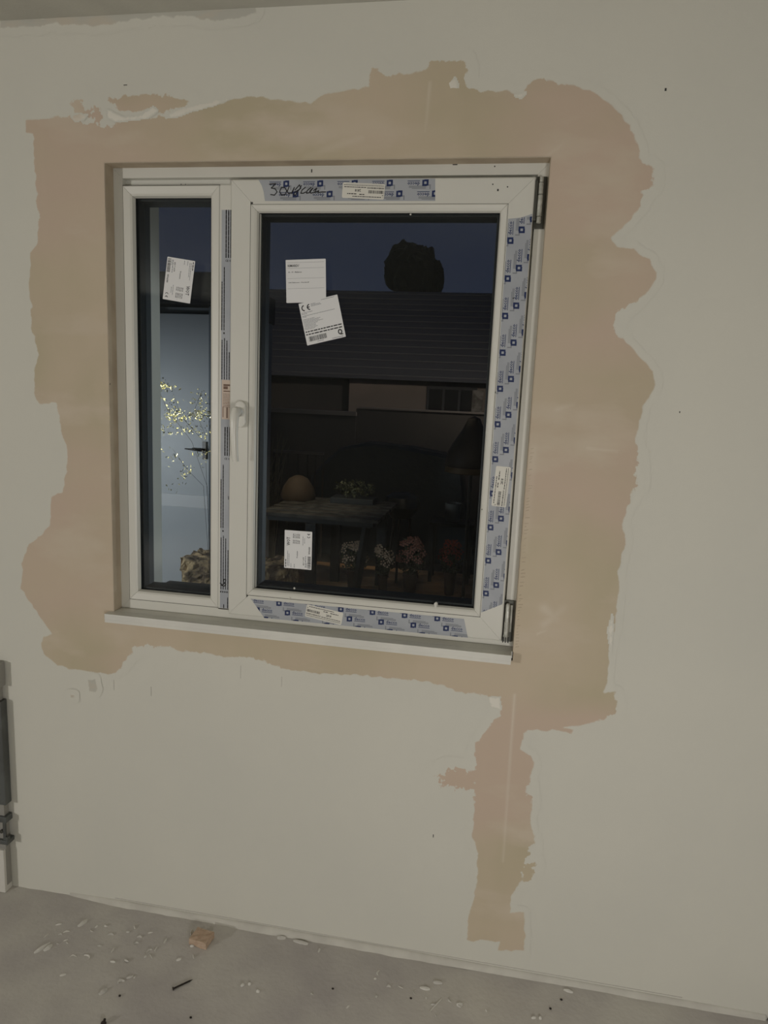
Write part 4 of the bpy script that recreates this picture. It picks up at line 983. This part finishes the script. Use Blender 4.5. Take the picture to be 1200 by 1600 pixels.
# garden wall with coping (two runs)
gw = empty('garden_wall'); WY = 6.0
zc = at(555, 646, WY)[1]; xs_ = at(556, 646, WY)[0]; zr = at(650, 640, WY)[1]
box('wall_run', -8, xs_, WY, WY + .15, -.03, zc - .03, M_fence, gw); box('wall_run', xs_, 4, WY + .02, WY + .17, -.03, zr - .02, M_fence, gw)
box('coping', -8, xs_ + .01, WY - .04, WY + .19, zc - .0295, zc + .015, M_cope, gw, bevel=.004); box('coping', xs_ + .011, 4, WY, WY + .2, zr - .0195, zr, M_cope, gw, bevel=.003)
tag(rebase(gw, (-2, WY, -.03)), 'dark garden wall with pale coping behind the terrace', 'garden wall')
# neighbour house
nh = empty('neighbour_house'); HY = 12.0
x0 = at(546, 600, HY)[0]; x1 = at(790, 600, HY)[0] + 3; ze = at(650, 594, HY)[1]; zrd = at(650, 456, HY + 3.5)[1]
box('house_wall', x0, x1, HY, HY + 6, -1.25, ze, M_hwall, nh)
xr0, xr1 = at(100, 500, HY)[0], x1 + .5
bm = bmesh.new(); ov = .5
V = [(xr0, HY - ov, ze - .02), (xr1, HY - ov, ze - .02), (xr1, HY + 3.5, zrd), (xr0, HY + 3.5, zrd), (xr0, HY + 7.2, ze - .02), (xr1, HY + 7.2, ze - .02)]
vv = [bm.verts.new(p) for p in V]; bm.faces.new((vv[0], vv[1], vv[2], vv[3])); bm.faces.new((vv[3], vv[2], vv[5], vv[4])); bm.faces.new((vv[0], vv[3], vv[4])); bm.faces.new((vv[1], vv[5], vv[2])); bm.faces.new((vv[0], vv[4], vv[5], vv[1]))
roof = bobj('roof', bm, M_roof, nh)
bm = bmesh.new()
# tile courses as raised laths
for k in range(14):
    t_ = (k + .5) / 14; y = HY - ov + t_ * (3.5 + ov); z = ze - .02 + t_ * (zrd - ze + .02); bbox(bm, xr0, xr1, y - .03, y + .03, z - .01, z + .010)
bobj('tile_course', bm, M_roof, roof)['kind'] = 'stuff'
wx0 = at(667, 620, HY)[0]; wx1 = at(745, 620, HY)[0]; wz0 = at(700, 642, HY)[1]; wz1 = at(700, 604, HY)[1]
wf = box('window', wx0, wx1, HY - .03, HY + .01, wz0 - .5, wz1, M_dark, nh)
nP = 3
for k in range(nP): box('pane', wx0 + .05 + k * (wx1 - wx0 - .05) / nP, wx0 + (k + 1) * (wx1 - wx0 - .05) / nP, HY - .045, HY - .031, wz0 - .45, wz1 - .06, M_hwin, wf)
box('curtain', at(738, 620, HY)[0], at(755, 620, HY)[0], HY - .05, HY - .0301, wz0 - .3, wz1 - .05, M_curt, nh)
box('lean_to_wall', xr0, x0 - .02, HY + .3, HY + 5, -1.25, ze - .03, M_fence, nh)
tag(rebase(nh, ((x0 + x1) / 2, HY, -1.25)), 'low pale neighbouring house with a wide dark roof and one window', 'house')
# tree behind the house
te = empty('tree'); TY = 22.0
def blob(cx_, cy_, rx, ry, seed):
    a = at(cx_, cy_, TY); sc = (CAMD + TY) / FPX
    bm = bmesh.new(); bmesh.ops.create_icosphere(bm, subdivisions=4, radius=1)
    r_ = random.Random(seed)
    for v_ in bm.verts:
        n_ = v_.co.normalized(); k = 1 + .16 * (float(vnoise(np.array(n_.x * 3 + 5), np.array(n_.z * 3 + n_.y * 2 + 5), 1.6, seed)) - .5) * 2 + r_.uniform(-.05, .05)
        v_.co = Vector((a[0] + n_.x * rx * sc * k, TY + n_.y * rx * sc * k * .8, a[1] + n_.z * ry * sc * k))
    return bm
for k, (cx_, cy_, rx, ry) in enumerate(((640, 425, 36, 42), (628, 405, 18, 26), (663, 430, 20, 42), (680, 440, 13, 30))):
    bobj('crown', blob(cx_, cy_, rx, ry, k + 1), M_tree, te)
bm = bmesh.new(); a = at(645, 450, TY); tube(bm, [(a[0], TY, -1.25), (a[0], TY, a[1])], .22, 10); bobj('trunk', bm, M_twig, te)
tag(rebase(te, (a[0], TY, -1.25)), 'dark rounded tree standing above the neighbouring roof', 'tree')
